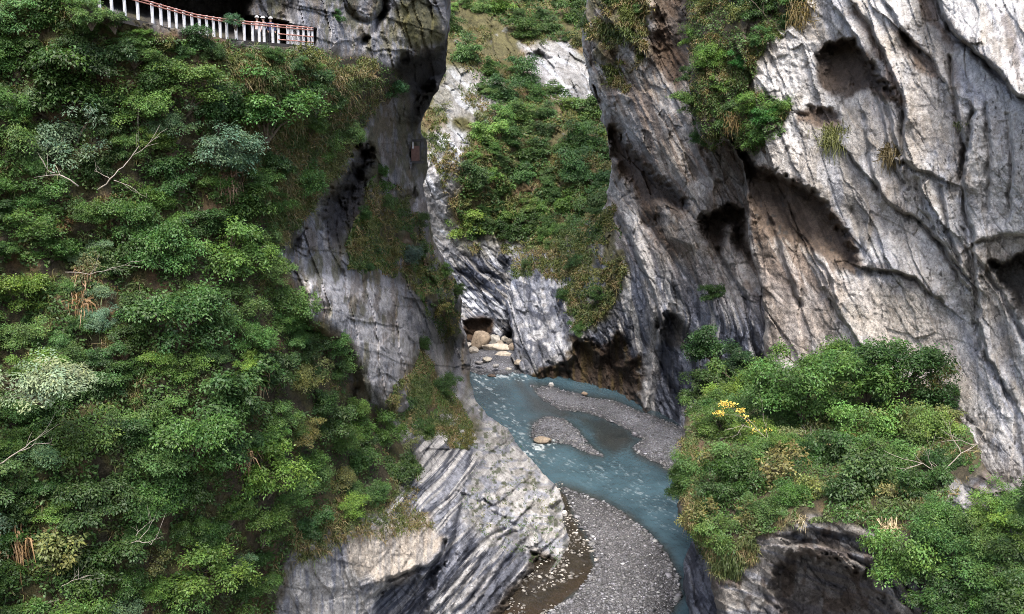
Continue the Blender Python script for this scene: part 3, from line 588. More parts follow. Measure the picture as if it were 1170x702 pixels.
    D = D + crease(X, Y, [(525, 560), (548, 575), (570, 590), (590, 600)], 0.9, 3)
    for pl in ([(530, 668), (552, 640), (575, 612), (590, 608)], [(545, 690), (570, 655), (595, 622)], [(530, 640), (560, 612), (575, 602)], [(520, 700), (540, 680), (552, 665)]):
        D = D + crease(X, Y, pl, 0.7, 3, 0.4, 8)
    D = D + crease(X, Y, [(345, 330), (360, 310), (358, 290)], 0.8, 4) + crease(X, Y, [(378, 330), (400, 345), (418, 320), (440, 330)], 0.8, 4)
    D = D + crease(X, Y, [(405, 445), (400, 462), (390, 480)], 1.6, 5) + crease(X, Y, [(470, 390), (478, 410), (480, 430), (470, 450)], 1.0, 4, 1.0, 12)
    return D
def left_paint(X, Y, D):
    a, r = strata(X, Y, -48, 120, 8, 2, 16, 70); b, q = strata(X, Y, 80, 100, 9, 7, 14, 80)
    prow = sm(440, 500, Y + 0.25 * (X - 500)) * sm(400, 440, X)
    c = np.broadcast_to(np.array([0.25, 0.245, 0.25]), X.shape + (3,)).copy()
    c = lerp(c, GREY * 1.1, 0.8 * sm(0.0, 0.2, b)); c = lerp(c, PALE * 0.9, 0.8 * sm(0.05, 0.25, fbm(X / 18, Y / 34, 4, 4, 0.6)) * sm(290, 340, Y)); c = lerp(c, BLUE * 0.8, 0.6 * sm(0.1, 0.3, q)); c = c * (1 + 0.14 * facet(X, Y, 66, 30, 9, 8, 7, 20)[1])[..., None]
    c = lerp(c, np.array([0.56, 0.545, 0.55]), 0.85 * sm(-0.45, 0.0, fbm(X / 9, Y / 20, 5, 4, 0.65)) * mask(X, Y, [(345, 300), (365, 312), (400, 312), (440, 322), (478, 365), (478, 430), (470, 475), (440, 470), (415, 440), (400, 390), (350, 372)], 12, 16))
    c = lerp(c, MOSS * 1.3, 0.7 * sm(0.0, 0.3, fbm(X / 11, Y / 44, 9, 5, 0.7)) * (1 - prow)); c = lerp(c, np.array([0.15, 0.115, 0.08]), 0.55 * sm(0.08, 0.35, fbm(X / 9, Y / 34, 1, 5, 0.7)) * (1 - prow)); c = lerp(c, MOSS * 1.3, 0.85 * mask(X, Y, [(442, 10), (470, -10), (500, 20), (505, 45), (478, 58), (455, 50)], 8, 12))
    c2 = np.broadcast_to(PALE * 1.25, c.shape).copy(); c2 = lerp(c2, BLUE * 1.2, 0.8 * sm(0.03, 0.18, a)); c2 = lerp(c2, NAVY, 0.9 * sm(0.3, 0.45, r)); c2 = c2 * (1 + 0.25 * facet(X, Y, -44, 22, 8, 5, 5, 22)[1])[..., None]
    c = c + (c2 - c) * prow[..., None]
    wv = mask(X, Y, L_WHITE, 10, 12); cw = np.broadcast_to(PALE * 1.15, c.shape).copy(); cw = lerp(cw, BLUE * 1.4, 0.75 * sm(0.2, 0.38, ridged(X / 16, Y / 9, 2, 3))); cw = lerp(cw, np.array([0.2, 0.19, 0.16]), 0.6 * sm(0.1, 0.3, fbm(X / 11, Y / 9, 5, 3)))
    c = c + (cw - c) * (0.9 * wv)[..., None]
    cr = mask(X, Y, L_CREAMP, 9, 14); cc = np.broadcast_to(CREAM * 0.95, c.shape).copy(); cc = lerp(cc, GREY * 0.8, 0.6 * sm(0.0, 0.25, fbm(X / 3.0, Y / 50, 6, 3))); cc = lerp(cc, np.array([0.2, 0.15, 0.11]), 0.5 * sm(0.1, 0.3, fbm(X / 5, Y / 30, 9, 3)) * sm(640, 600, Y))
    c = c + (cc - c) * cr[..., None]
    sl = mask(X, Y, [(360, 620), (395, 612), (394, 640), (412, 668), (420, 720), (330, 720), (330, 660)], 5, 5)
    cs = np.broadcast_to(PALE * 0.85, c.shape).copy(); cs = lerp(cs, BLUE, 0.8 * sm(0.0, 0.35, fbm(X / 4, Y / 30, 2, 3))); c = c + (cs - c) * sl[..., None]
    c = lerp(c, NAVY * 1.1, 0.6 * mask(X, Y, [(538, 675), (560, 640), (588, 608), (602, 615), (606, 640), (580, 675), (555, 720), (520, 720)], 6, 6) * sm(-0.35, 0.1, a))
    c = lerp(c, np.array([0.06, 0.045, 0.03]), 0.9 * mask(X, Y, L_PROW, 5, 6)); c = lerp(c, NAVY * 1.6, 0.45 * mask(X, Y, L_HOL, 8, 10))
    for pl, cl, k in ((L_OVER, np.array([0.026, 0.026, 0.028]), 0.95), (L_REC, np.array([0.03, 0.028, 0.03]), 0.93), (L_CAVE, DARK, 0.9)): c = lerp(c, cl, k * mask(X, Y, pl, 6, 6))  # overhang and recess: shade painted into the rock colour, along with dark staining
    g = np.maximum(mask(X, Y, L_GRASS, 10, 12), mask(X, Y, L_GRASS2, 10, 12)); c = lerp(c, MOSS, 0.9 * g * sm(-0.5, 0.0, fbm(X / 14, Y / 16, 3, 3))); c = lerp(c, RUST, 0.55 * g * sm(0.1, 0.4, fbm(X / 16, Y / 20, 6, 3)))
    v = mask(X, Y, L_VEG, 8, 10); c = lerp(c, SOIL, v); c = lerp(c, MOSS * 1.1, 0.7 * v * sm(-0.2, 0.3, fbm(X / 18, Y / 18, 2, 3))); c = lerp(c, RUST, 0.6 * v * sm(0.25, 0.5, fbm(X / 24, Y / 30, 5, 3)))
    sp = sm(0.34, 0.46, fbm(X / 5, Y / 4, 10, 2)) * wv; c = lerp(c, np.array([0.06, 0.075, 0.03]), 0.8 * sp)
    return c
LEFT_POLY = [(-1900, -900), (514, -900), (513, 0), (511, 45), (508, 70), (500, 100), (488, 125), (474, 150), (484, 160), (486, 190), (484, 215), (490, 250), (500, 290), (520, 322), (526, 345), (526, 372), (533, 384), (540, 410), (541, 432), (544, 452), (556, 476), (578, 492), (602, 522), (632, 552), (648, 580), (646, 600), (654, 628), (640, 654), (622, 672), (602, 698), (596, 720), (590, 1200), (-1900, 1200)]
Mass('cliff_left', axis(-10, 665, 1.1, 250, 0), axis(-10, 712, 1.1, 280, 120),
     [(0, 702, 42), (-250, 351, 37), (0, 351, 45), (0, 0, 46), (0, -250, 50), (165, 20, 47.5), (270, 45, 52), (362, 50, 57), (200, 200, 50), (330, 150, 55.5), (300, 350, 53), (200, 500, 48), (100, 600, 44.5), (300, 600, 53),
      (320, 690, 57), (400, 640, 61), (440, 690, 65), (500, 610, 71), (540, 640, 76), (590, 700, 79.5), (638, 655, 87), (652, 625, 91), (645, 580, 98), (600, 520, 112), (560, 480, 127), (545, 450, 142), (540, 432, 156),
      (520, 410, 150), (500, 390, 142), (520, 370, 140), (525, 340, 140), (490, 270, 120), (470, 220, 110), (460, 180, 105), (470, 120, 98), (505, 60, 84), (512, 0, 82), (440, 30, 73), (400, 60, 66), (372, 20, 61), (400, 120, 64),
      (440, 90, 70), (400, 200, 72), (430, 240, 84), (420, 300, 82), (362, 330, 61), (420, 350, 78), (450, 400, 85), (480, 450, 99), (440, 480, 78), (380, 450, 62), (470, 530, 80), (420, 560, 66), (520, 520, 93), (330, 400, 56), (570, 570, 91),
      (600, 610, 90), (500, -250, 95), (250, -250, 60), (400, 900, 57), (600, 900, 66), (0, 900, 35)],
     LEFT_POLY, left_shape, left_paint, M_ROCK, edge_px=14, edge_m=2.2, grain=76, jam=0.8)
# ------------------------------------------------------------------ river, gravel, boulders
BARS = {
 'near': ([(641, 556), (660, 562), (692, 574), (716, 590), (742, 610), (762, 632), (772, 655), (778, 680), (765, 702), (755, 790), (560, 790), (628, 700), (655, 680), (672, 662), (680, 645), (676, 625), (664, 600), (652, 580)], 0.75),
 'far': ([(606, 440), (622, 440), (645, 446), (668, 453), (700, 458), (730, 470), (768, 484), (800, 500), (800, 548), (776, 546), (752, 530), (728, 520), (722, 512), (735, 502), (718, 492), (690, 478), (662, 470), (640, 468), (620, 458)], 0.7),
 'mid': ([(608, 484), (622, 476), (644, 479), (658, 488), (672, 506), (688, 521), (668, 517), (650, 508), (630, 504), (612, 505), (606, 496)], 0.45),
 'head': ([(520, 396), (560, 380), (606, 380), (612, 430), (590, 428), (566, 430), (545, 427), (528, 424)], 1.4)}
M_GRAVEL, _nt, _b = new_mat('gravel')
_at = N(_nt, 'ShaderNodeAttribute', attribute_name='Col'); _tc = N(_nt, 'ShaderNodeTexCoord')
_v = N(_nt, 'ShaderNodeTexVoronoi', i_Scale=8.0); _nt.links.new(_tc.outputs['Object'], _v.inputs['Vector'])
_v2 = N(_nt, 'ShaderNodeTexVoronoi', i_Scale=13.0); _nt.links.new(_tc.outputs['Object'], _v2.inputs['Vector'])
_sep = N(_nt, 'ShaderNodeSeparateColor'); _nt.links.new(_v.outputs['Color'], _sep.inputs[0])
_c = ramp(_nt, _sep.outputs[0], [(0.0, (0.45, 0.45, 0.47)), (0.6, (0.95, 0.95, 0.97)), (0.9, (1.5, 1.5, 1.5)), (1.0, (2.3, 2.3, 2.3))])
_nt.links.new(mixc(_nt, 'MULTIPLY', 1.0, _at.outputs['Color'], _c), _b.inputs['Base Color']); _b.inputs['Roughness'].default_value = 0.75
_ad = N(_nt, 'ShaderNodeMath', operation='ADD'); _nt.links.new(_v.outputs['Distance'], _ad.inputs[0]); _nt.links.new(_v2.outputs['Distance'], _ad.inputs[1])
_bp = N(_nt, 'ShaderNodeBump', i_Strength=0.9, i_Distance=-0.18); _nt.links.new(_ad.outputs[0], _bp.inputs['Height']); _nt.links.new(_bp.outputs[0], _b.inputs['Normal'])
def bar_height(X, Y, pts, h):
    sd = sdist(X, Y, pts) + 2.5 * fbm(X / 14, Y / 9, 4, 3)
    return sd, np.where(sd < 0, 0.06 * sd, h * sm(0, 26, sd) + 0.10) + 0.10 * fbm(X / 18, Y / 8, 7, 3) - 0.05
for nm, (pts, h) in BARS.items():
    xs = axis(min(p[0] for p in pts) - 6, max(p[0] for p in pts) + 6, 1.5); ys = axis(min(p[1] for p in pts) - 6, max(p[1] for p in pts) + 6, 1.2)
    X, Y = np.meshgrid(xs, ys); sd, z = bar_height(X, Y, pts, h)
    co = P(X, Y, DR(X, Y, z)).reshape(-1, 3)
    wet = sm(9, 0, sd)[..., None]; n = fbm(X / 30, Y / 12, 3, 3)[..., None]
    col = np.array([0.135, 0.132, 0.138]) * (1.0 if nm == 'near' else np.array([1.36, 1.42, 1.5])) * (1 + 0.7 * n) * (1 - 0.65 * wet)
    idx = np.arange(X.size).reshape(X.shape); f = np.stack([idx[:-1, :-1], idx[1:, :-1], idx[1:, 1:], idx[:-1, 1:]], -1).reshape(-1, 4)
    f = f[(sd > -5).ravel()[f].all(1)]
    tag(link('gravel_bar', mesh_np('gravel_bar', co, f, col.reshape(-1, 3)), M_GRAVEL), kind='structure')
def stones(name, pts_list):
    """low rounded stones: (n,3) centres, sizes, colours joined as countless gravel"""
    c, s, k = pts_list; n = len(c)
    base = []
    for zz, rr, m in ((-0.55, 0.6, 5), (0.0, 1.0, 6), (0.5, 0.65, 5)):
        base.append([(rr * math.cos(2 * math.pi * i / 6 + zz), rr * math.sin(2 * math.pi * i / 6 + zz), zz) for i in range(6)])
    b = np.array(base).reshape(-1, 3); b = np.concatenate([b, [[0, 0, 0.72]]]); m = len(b)
    j = 1 + 0.25 * RNG.standard_normal((n, m, 1)); v = b[None] * j * s[:, None, None] * np.stack([RNG.uniform(0.7, 1.4, n), RNG.uniform(0.7, 1.3, n), RNG.uniform(0.4, 0.8, n)], -1)[:, None]
    a = RNG.uniform(0, 6.28, n); ca, sa = np.cos(a)[:, None], np.sin(a)[:, None]
    v = np.stack([v[..., 0] * ca - v[..., 1] * sa, v[..., 0] * sa + v[..., 1] * ca, v[..., 2]], -1) + c[:, None]
    fq = [(r * 6 + i, r * 6 + (i + 1) % 6, (r + 1) * 6 + (i + 1) % 6, (r + 1) * 6 + i) for r in (0, 1) for i in range(6)]
    ft = [(12 + i, 12 + (i + 1) % 6, 18, 18) for i in range(6)]
    tri = [(q[0], q[1], q[2]) for q in fq] + [(q[0], q[2], q[3]) for q in fq] + [t[:3] for t in ft]
    f = (np.array(tri)[None] + (np.arange(n) * m)[:, None, None]).reshape(-1, 3)
    o = link(name, mesh_np(name, v.reshape(-1, 3), f, np.repeat(k, m, 0), smooth=False), M_PEBBLE); tag(o, kind='stuff'); return o
_c, _s, _k = [], [], []
for nm, n in (('near', 9000), ('far', 4200), ('mid', 1300), ('head', 1300)):
    pts, h = BARS[nm]; x0, x1 = min(p[0] for p in pts), max(p[0] for p in pts); y0, y1 = min(p[1] for p in pts), max(p[1] for p in pts)
    px = RNG.uniform(x0, x1, n * 3); py = RNG.uniform(y0, min(y1, 740), n * 3); sd, z = bar_height(px, py, pts, h); ok = np.where(sd > 0)[0][:n]
    px, py, z = px[ok], py[ok], z[ok]; q = P(px, py, DR(px, py, z)); q[:, 2] = z + 0.02
    sz = RNG.gamma(1.6, 0.026, len(ok)) + 0.03; sz *= 1.0 + 0.6 * sm(10, 0, sd[ok])
    g = np.clip(RNG.lognormal(-2.0, 0.5, len(ok)), 0.04, 0.62); kk = np.stack([g, g * RNG.uniform(0.98, 1.02, len(ok)), g * RNG.uniform(0.98, 1.12, len(ok))], -1)
    _c.append(q); _s.append(sz); _k.append(kk)
POOL = [(638, 552), (655, 580), (668, 602), (680, 626), (684, 646), (674, 664), (656, 682), (628, 702), (560, 790), (480, 790), (520, 690), (600, 640), (640, 600), (634, 570)]
px = RNG.uniform(560, 690, 5000); py = RNG.uniform(550, 740, 5000); ok = np.where((sdist(px, py, POOL) > -4) & (fbm(px / 16, py / 10, 3, 2) > -0.05))[0][:900]
q = RV(px[ok], py[ok]); q[:, 2] = 0.03; g = np.clip(RNG.lognormal(-1.6, 0.6, len(ok)), 0.05, 0.6)
_c.append(q); _s.append(RNG.gamma(1.8, 0.035, len(ok)) + 0.04); _k.append(np.stack([g, g * 0.93, g * 0.84], -1))
stones('gravel', (np.concatenate(_c), np.concatenate(_s), np.concatenate(_k)))

# water
M_WATER, _nt, _b = new_mat('river_water')
_at = N(_nt, 'ShaderNodeAttribute', attribute_name='Col'); _tc = N(_nt, 'ShaderNodeTexCoord')
_n1 = N(_nt, 'ShaderNodeTexNoise', i_Scale=0.9, i_Detail=6.0, i_Roughness=0.6); _n2 = N(_nt, 'ShaderNodeTexNoise', i_Scale=3.2, i_Detail=4.0, i_Roughness=0.6)
_mp = N(_nt, 'ShaderNodeMapping'); _mp.inputs['Scale'].default_value = (1.0, 0.45, 1); _mp.inputs['Rotation'].default_value = (0, 0, R(-35)); _nt.links.new(_tc.outputs['Object'], _mp.inputs[0])
for _n in (_n1, _n2): _nt.links.new(_mp.outputs[0], _n.inputs['Vector'])
_ad = N(_nt, 'ShaderNodeMath', operation='ADD'); _nt.links.new(_n1.outputs[0], _ad.inputs[0]); _nt.links.new(_n2.outputs[0], _ad.inputs[1])
_bp = N(_nt, 'ShaderNodeBump', i_Strength=0.38, i_Distance=0.22); _nt.links.new(_ad.outputs[0], _bp.inputs['Height']); _nt.links.new(_bp.outputs[0], _b.inputs['Normal'])
_fo = ramp(_nt, _n2.outputs[0], [(0.58, (0, 0, 0)), (0.74, (1, 1, 1))])
_nt.links.new(mixc(_nt, 'MIX', _at.outputs['Alpha'], _at.outputs['Color'], (0.62, 0.68, 0.70, 1)), _b.inputs['Base Color'])
_b.inputs['Roughness'].default_value = 0.16; _b.inputs['IOR'].default_value = 1.33
xs = axis(500, 850, 1.3, 60, 60); ys = axis(396, 712, 1.0, 0, 120); X, Y = np.meshgrid(xs, ys)
riv = lambda pl, wd: sm(wd, 0, seg_dist(X, Y, pl))
deep = sm(-0.6, 0.6, fbm(X / 40, Y / 16, 3, 3))[..., None]
col = np.array([0.046, 0.083, 0.104]) * (0.75 + 0.5 * deep)
sh = np.maximum.reduce([mask(X, Y, POOL, 7, 6), 0.75 * mask(X, Y, [(590, 436), (640, 470), (700, 478), (735, 505), (700, 522), (660, 480), (610, 470)], 8, 5), 0.8 * sm(-12, 2, sdist(X, Y, BARS['near'][0])), 0.7 * sm(-9, 2, sdist(X, Y, BARS['far'][0])), 0.6 * sm(-8, 1, sdist(X, Y, BARS['mid'][0]))])
br = np.array([0.028, 0.023, 0.017]) * (1 + 0.6 * fbm(X / 9, Y / 6, 5, 3))[..., None]; rst = np.array([0.034, 0.024, 0.015])
br = br + (rst - br) * (0.8 * mask(X, Y, [(560, 690), (620, 690), (672, 650), (684, 640), (676, 664), (640, 692), (610, 730), (560, 740)], 8, 6))[..., None]
col = col + (br - col) * sh[..., None]
fm = 0.6 * fbm((X + 1.2 * Y) / 13, (Y - 0.45 * X) / 2.0, 2, 4, 0.65) + 0.5 * fbm(X / 3, Y / 1.6, 5, 3)
rap = np.clip(1.2 * riv([(602, 516), (620, 508), (634, 506)], 10) + 0.9 * riv([(545, 432), (575, 428), (600, 433)], 9) + 0.26 * riv([(606, 518), (650, 532), (690, 545), (740, 575), (775, 600)], 22) + 0.55 * riv([(550, 440), (580, 470), (598, 500)], 22) + 0.25 * riv([(700, 530), (770, 570)], 18), 0, 1)
foam = np.clip(rap * sm(0.2, 0.62, fm + 0.22 * rap) * (1 - 0.8 * sh), 0, 0.7)
z = 0.05 * fm + 0.03 * fbm(X / 5, Y / 2.5, 6, 2) + 0.06 * foam
co = P(X, Y, DR(X, Y, z)).reshape(-1, 3); idx = np.arange(X.size).reshape(X.shape); f = np.stack([idx[:-1, :-1], idx[1:, :-1], idx[1:, 1:], idx[:-1, 1:]], -1).reshape(-1, 4)
tag(link('river_water', mesh_np('river_water', co, f, np.concatenate([col, foam[..., None]], -1).reshape(-1, 4)), M_WATER), kind='structure')
bed = MB(); bed.box((0, 150, -2.5), (350, 0, 0), (0, 350, 0), (0, 0, 0.4)); tag(bed.build('ground', plain('river_bed', (0.10, 0.095, 0.085), 0.9, 0.4, 0.6)), kind='structure')

# boulders
def boulder(px, py, wpx, hpx, col, label, group=None, seed=0, z=0.0, depth=0.9, squash=1.0):
    """px,py: foot of the stone"""
    D = float(DR(px, py, z)); wm, hm = wpx * D / F / 2, hpx * D / F / 2
    bm = bmesh.new(); bmesh.ops.create_icosphere(bm, subdivisions=4, radius=1.0); rs = np.random.default_rng(seed + 50)
    co = np.array([v.co for v in bm.verts]); pl = rs.normal(size=(9, 3)); pl /= np.linalg.norm(pl, axis=1)[:, None]
    lim = rs.uniform(0.6, 0.92, 9); r = np.ones(len(co))
    for p_, l in zip(pl, lim):
        d = co @ p_; r = np.minimum(r, np.where(d > 0.05, l / np.maximum(d, 0.05), 9))
    r = np.minimum(r, 1.0) * (1 + 0.1 * fbm(co[:, 0] * 3 + seed, co[:, 1] * 3 + co[:, 2] * 2, seed, 3))
    co = co * r[:, None] * np.array([wm, wm * depth, hm])
    for v, c in zip(bm.verts, co): v.co = c
    for f_ in bm.faces: f_.smooth = True
    me = bpy.data.meshes.new('boulder'); bm.to_mesh(me); bm.free()
    at = me.color_attributes.new('Col', 'FLOAT_COLOR', 'POINT'); k = 1 + 0.25 * fbm(co[:, 0] * 2 / wm, co[:, 2] * 2 / wm + co[:, 1] / wm, 3, 3)
    at.data.foreach_set('color', np.concatenate([np.array(col)[None] * k[:, None], np.ones((len(co), 1))], 1).astype(np.float32).ravel())
    o = link('boulder', me, M_BOULDER); o.location = V(px, py, D) + Vector((0, 0.3 * wm, hm * 0.72)); o.rotation_euler.z = rs.uniform(-0.5, 0.5)
    tag(o, label, 'boulder', group); return o
GB = 'boulders at the head of the river'
boulder(549, 398, 25, 23, (0.30, 0.24, 0.18), 'large round tan boulder standing at the upstream end of the river', GB, 1, 1.0)
boulder(565, 393, 13, 13, (0.42, 0.40, 0.36), 'pale upright boulder just beside the large round tan one', GB, 2, 1.0)
boulder(577, 391, 10, 8, (0.40, 0.37, 0.31), 'small pale boulder against the dark foot of the far rock face', GB, 3, 1.0)
boulder(567, 402, 36, 12, (0.44, 0.39, 0.32), 'long flat cream slab lying in front of the pale upright boulder', GB, 4, 1.0, 0.5)
boulder(577, 410, 25, 9, (0.45, 0.40, 0.33), 'low flat cream slab nearest the water on the far gravel', GB, 5, 0.9, 0.5)
boulder(588, 402, 15, 13, (0.33, 0.27, 0.21), 'tan angular boulder at the right end of the long flat slab', GB, 6, 1.0)
boulder(598, 410, 13, 16, (0.40, 0.34, 0.26), 'upright cream boulder at the foot of the white rock face', GB, 7, 0.9)
boulder(592, 392, 16, 8, (0.36, 0.32, 0.27), 'flat grey brown boulder behind the tan angular one', GB, 8, 1.0)
boulder(535, 398, 9, 8, (0.38, 0.36, 0.33), 'small grey boulder squeezed against the left rock wall', GB, 9, 1.0)
for px_, py_, w_, h_, c_, l_, sd_ in ((541, 404, 12, 9, (.34, .31, .27), 'grey boulder at the water side of the large round tan boulder', 21), (556, 414, 13, 7, (.38, .35, .3), 'low pale boulder below the long flat cream slab', 22), (571, 396, 9, 8, (.3, .26, .21), 'small brown boulder wedged behind the long flat slab', 23), (583, 394, 9, 9, (.4, .36, .3), 'small upright cream boulder between the pale ones', 24), (547, 417, 10, 6, (.26, .25, .25), 'dark grey cobble at the left rim of the far gravel', 25), (592, 418, 12, 8, (.36, .31, .25), 'tan boulder on the right rim of the far gravel', 26), (566, 420, 9, 5, (.33, .32, .31), 'small flat grey boulder near the upstream rapid', 27), (581, 424, 8, 5, (.42, .4, .37), 'tiny pale boulder at the edge of the upstream rapid', 28)):
    boulder(px_, py_, w_, h_, c_, l_, GB, sd_, 0.9, 0.8)
boulder(562, 431, 12, 4, (0.10, 0.075, 0.06), 'small dark wet boulder lying in the upstream rapid', None, 10, 0.0, 0.6)
boulder(621, 507, 24, 9, (0.28, 0.23, 0.175), 'long low tan boulder in mid river beside the white rapid', None, 11, 0.05, 0.6)
boulder(645, 590, 7, 8, (0.6, 0.58, 0.55), 'small white boulder at the tip of the left rock spur', None, 12, 0.0, 0.8)
boulder(630, 442, 7, 6, (0.5, 0.49, 0.47), 'small white boulder under the brown stained gorge wall', None, 13, 0.1, 0.8)
boulder(668, 452, 8, 5, (0.26, 0.2, 0.15), 'brown stone at the back edge of the upper gravel bank', None, 14, 0.2, 0.8)

# ------------------------------------------------------------------ plants
G_DARK, G_MID, G_BRIGHT, G_BLUE, G_OLIVE, G_DRY = (0.040, 0.084, 0.020), (0.066, 0.130, 0.030), (0.105, 0.185, 0.036), (0.090, 0.150, 0.080), (0.120, 0.128, 0.040), (0.15, 0.11, 0.055)
def leaves(c, d, nrm, L, W, tint):
    """diamond leaves: centres, long axes, normals -> verts (n*4,3), faces, colours"""
    d = d / np.linalg.norm(d, axis=1)[:, None]; s = np.cross(nrm, d); s /= np.linalg.norm(s, axis=1)[:, None] + 1e-9
    up = np.cross(d, s); L = L[:, None]; W = W[:, None]
    v = np.stack([c - d * L * 0.5, c + s * W * 0.5 + up * W * 0.18 - d * L * 0.08, c + d * L * 0.5 - up * W * 0.1, c - s * W * 0.5 + up * W * 0.18 - d * L * 0.08], 1)
    n = len(c); f = np.arange(n * 4).reshape(n, 4)
    return v.reshape(-1, 3), f, np.repeat(tint, 4, 0)
def unit(n): v = RNG.normal(size=(n, 3)); return v / np.linalg.norm(v, axis=1)[:, None]
def crown_np(nl=6, nt=120, per=22, L=0.12, W=0.5, flat=0.6, col=(0.05, 0.1, 0.03), spread=(1.0, 0.75, 0.8), tall=1.0, droop=0.25):
    """crown about 2 units wide, base at the origin, leaning outwards along +y"""
    lob = [np.array([RNG.uniform(-0.6, 0.6) * spread[0], RNG.uniform(0.0, 0.75) * spread[1], (0.25 + RNG.uniform(0.0, 0.9)) * tall]) for _ in range(nl)]
    rad = RNG.uniform(0.16, 0.46, nl); lbr = RNG.uniform(0.75, 1.25, nl); C, D_, Nn, T, LL = [], [], [], [], []
    for t in range(nt):
        i = RNG.integers(nl); q = unit(1)[0]
        if q[2] < -0.2: q[2] *= -0.7
        if q[1] < -0.3: q[1] *= -1
        k = RNG.uniform(0.8, 1.35) if RNG.random() < 0.85 else RNG.uniform(0.2, 0.8)
        ct = lob[i] + q * rad[i] * k * np.array([1, 1, 0.8])
        nm = np.array([q[0] * 0.5 + RNG.normal(0, .3), q[1] * 0.5 + 0.25 + RNG.normal(0, .25), 0.9]); nm /= np.linalg.norm(nm)
        tr = RNG.uniform(0.12, 0.27); n = per
        e = RNG.uniform(0, 6.283, n); rr = tr * np.sqrt(RNG.random(n)); a = np.cross(nm, [0.3, 0.9, 0.1]); a /= np.linalg.norm(a); b = np.cross(nm, a)
        dirs = a[None] * np.cos(e)[:, None] + b[None] * np.sin(e)[:, None]
        c = ct[None] + dirs * rr[:, None] + nm[None] * (0.05 * RNG.standard_normal(n) - droop * rr ** 2 / tr)[:, None]
        C.append(c); D_.append(dirs + np.array([0, 0, -droop]) + 0.25 * RNG.normal(size=(n, 3))); Nn.append(np.repeat(nm[None], n, 0) * flat + 0.45 * RNG.normal(size=(n, 3)) * (1.2 - flat))
        br = RNG.uniform(0.65, 1.35) * lbr[i]; hue = RNG.uniform(-0.14, 0.15)
        tt = np.array(col)[None] * (br * RNG.uniform(0.75, 1.3, n))[:, None] * np.array([1 + hue, 1, 1 - hue])
        T.append(tt); LL.append(L * RNG.uniform(0.7, 1.35, n))
    C, D_, Nn, T, LL = map(np.concatenate, (C, D_, Nn, T, LL))
    v, f, k = leaves(C, D_, Nn, LL, LL * W, T)
    return v, f, k, lob
def stem_mb(lob, r0=0.05, side=3):
    m = MB()
    for l in lob:
        mid = Vector((l[0] * 0.35, l[1] * 0.3, l[2] * 0.55)); m.tube([(0, -0.1, -0.15), mid, Vector(l) * 0.85 + Vector((0, 0, 0.1))], [r0, r0 * 0.7, r0 * 0.25], 6)
        for _ in range(side):
            a = mid.lerp(Vector(l), random.uniform(0.1, 0.9)); b = a + Vector((random.uniform(-0.4, 0.4), random.uniform(-0.1, 0.4), random.uniform(0.05, 0.4)))
            m.tube([a, a.lerp(b, 0.5) + Vector((0, 0, 0.05)), b], [r0 * 0.35, r0 * 0.25, r0 * 0.1], 5)
    return m
PROTO = {}
def proto(kind, nvar, **kw):
    L = []
    stem = kw.pop('stem', 0.035)
    for i in range(nvar):
        v, f, k, lob = crown_np(**kw)
        fm_ = mesh_np('foliage', v, f, k, smooth=False); fm_.materials.append(M_LEAF)
        so = stem_mb(lob, stem).build('stem', M_BARK); sme = so.data; bpy.data.objects.remove(so)
        L.append((fm_, sme))
    PROTO[kind] = L
W1 = (1, 1, 1)
proto('broad', 6, nl=14, spread=(1.35, 0.9, 0.9), tall=1.15, nt=270, per=26, L=0.082, W=0.52, flat=0.75, col=W1)
proto('fine', 7, nl=16, spread=(1.35, 0.9, 0.9), tall=1.15, nt=310, per=25, L=0.068, W=0.5, flat=0.6, col=W1, droop=0.15)
proto('layer', 5, nl=15, spread=(1.4, 0.9, 0.9), nt=200, per=38, L=0.066, W=0.42, flat=0.95, col=W1, tall=0.95, droop=0.35)
proto('tree', 4, nl=11, nt=360, per=16, L=0.085, W=0.55, flat=0.7, col=W1, tall=1.35, stem=0.05)
proto('sparse', 3, nl=8, nt=90, per=14, L=0.10, W=0.5, flat=0.6, col=W1, tall=1.2, stem=0.03)
COUNT = {}
def plant(kind, mass, px, py, rpx, tint, name, label, cat, group, sink=0.25, lean=None, crown='foliage', trunk='stem', D=None):
    if mass is not None and mass.o.name == 'cliff_left' and py > 60: sink = 0.08
    if D is None: D = float(mass.smooth_at(px, py))
    s = rpx * D / F
    v = PROTO[kind]; COUNT[kind] = COUNT.get(kind, 0) + 1; fm_, sm_ = v[COUNT[kind] % len(v)]
    p = V(px, py, D); tocam = Vector((-p.x, -p.y, 0)).normalized()
    if mass is not None:
        a, b = V(px - 8, py, float(mass.smooth_at(px - 8, py))), V(px + 8, py, float(mass.smooth_at(px + 8, py)))
        e = b - a; nrm = Vector((e.y, -e.x, 0)).normalized(); out = (nrm + tocam * 0.6).normalized()
    else: out = tocam
    o = empty(name, p - out * s * sink - Vector((0, 0, s * 0.55)))
    o.rotation_euler.z = math.atan2(out.y, out.x) - math.pi / 2 + random.uniform(-0.35, 0.35); o.rotation_euler.y = random.uniform(-0.15, 0.15); o.rotation_euler.x = random.uniform(-0.15, 0.2)
    o.scale = (s * random.uniform(0.9, 1.15), s * random.uniform(0.85, 1.1), s * random.uniform(0.85, 1.15))
    tag(o, label, cat, group)
    f = link(crown, fm_, None, o); j = random.uniform(0.82, 1.2); f.color = (tint[0] * j * random.uniform(0.88, 1.14), tint[1] * j, tint[2] * j * random.uniform(0.85, 1.2), 1)
    link(trunk, sm_, None, o)
    return o
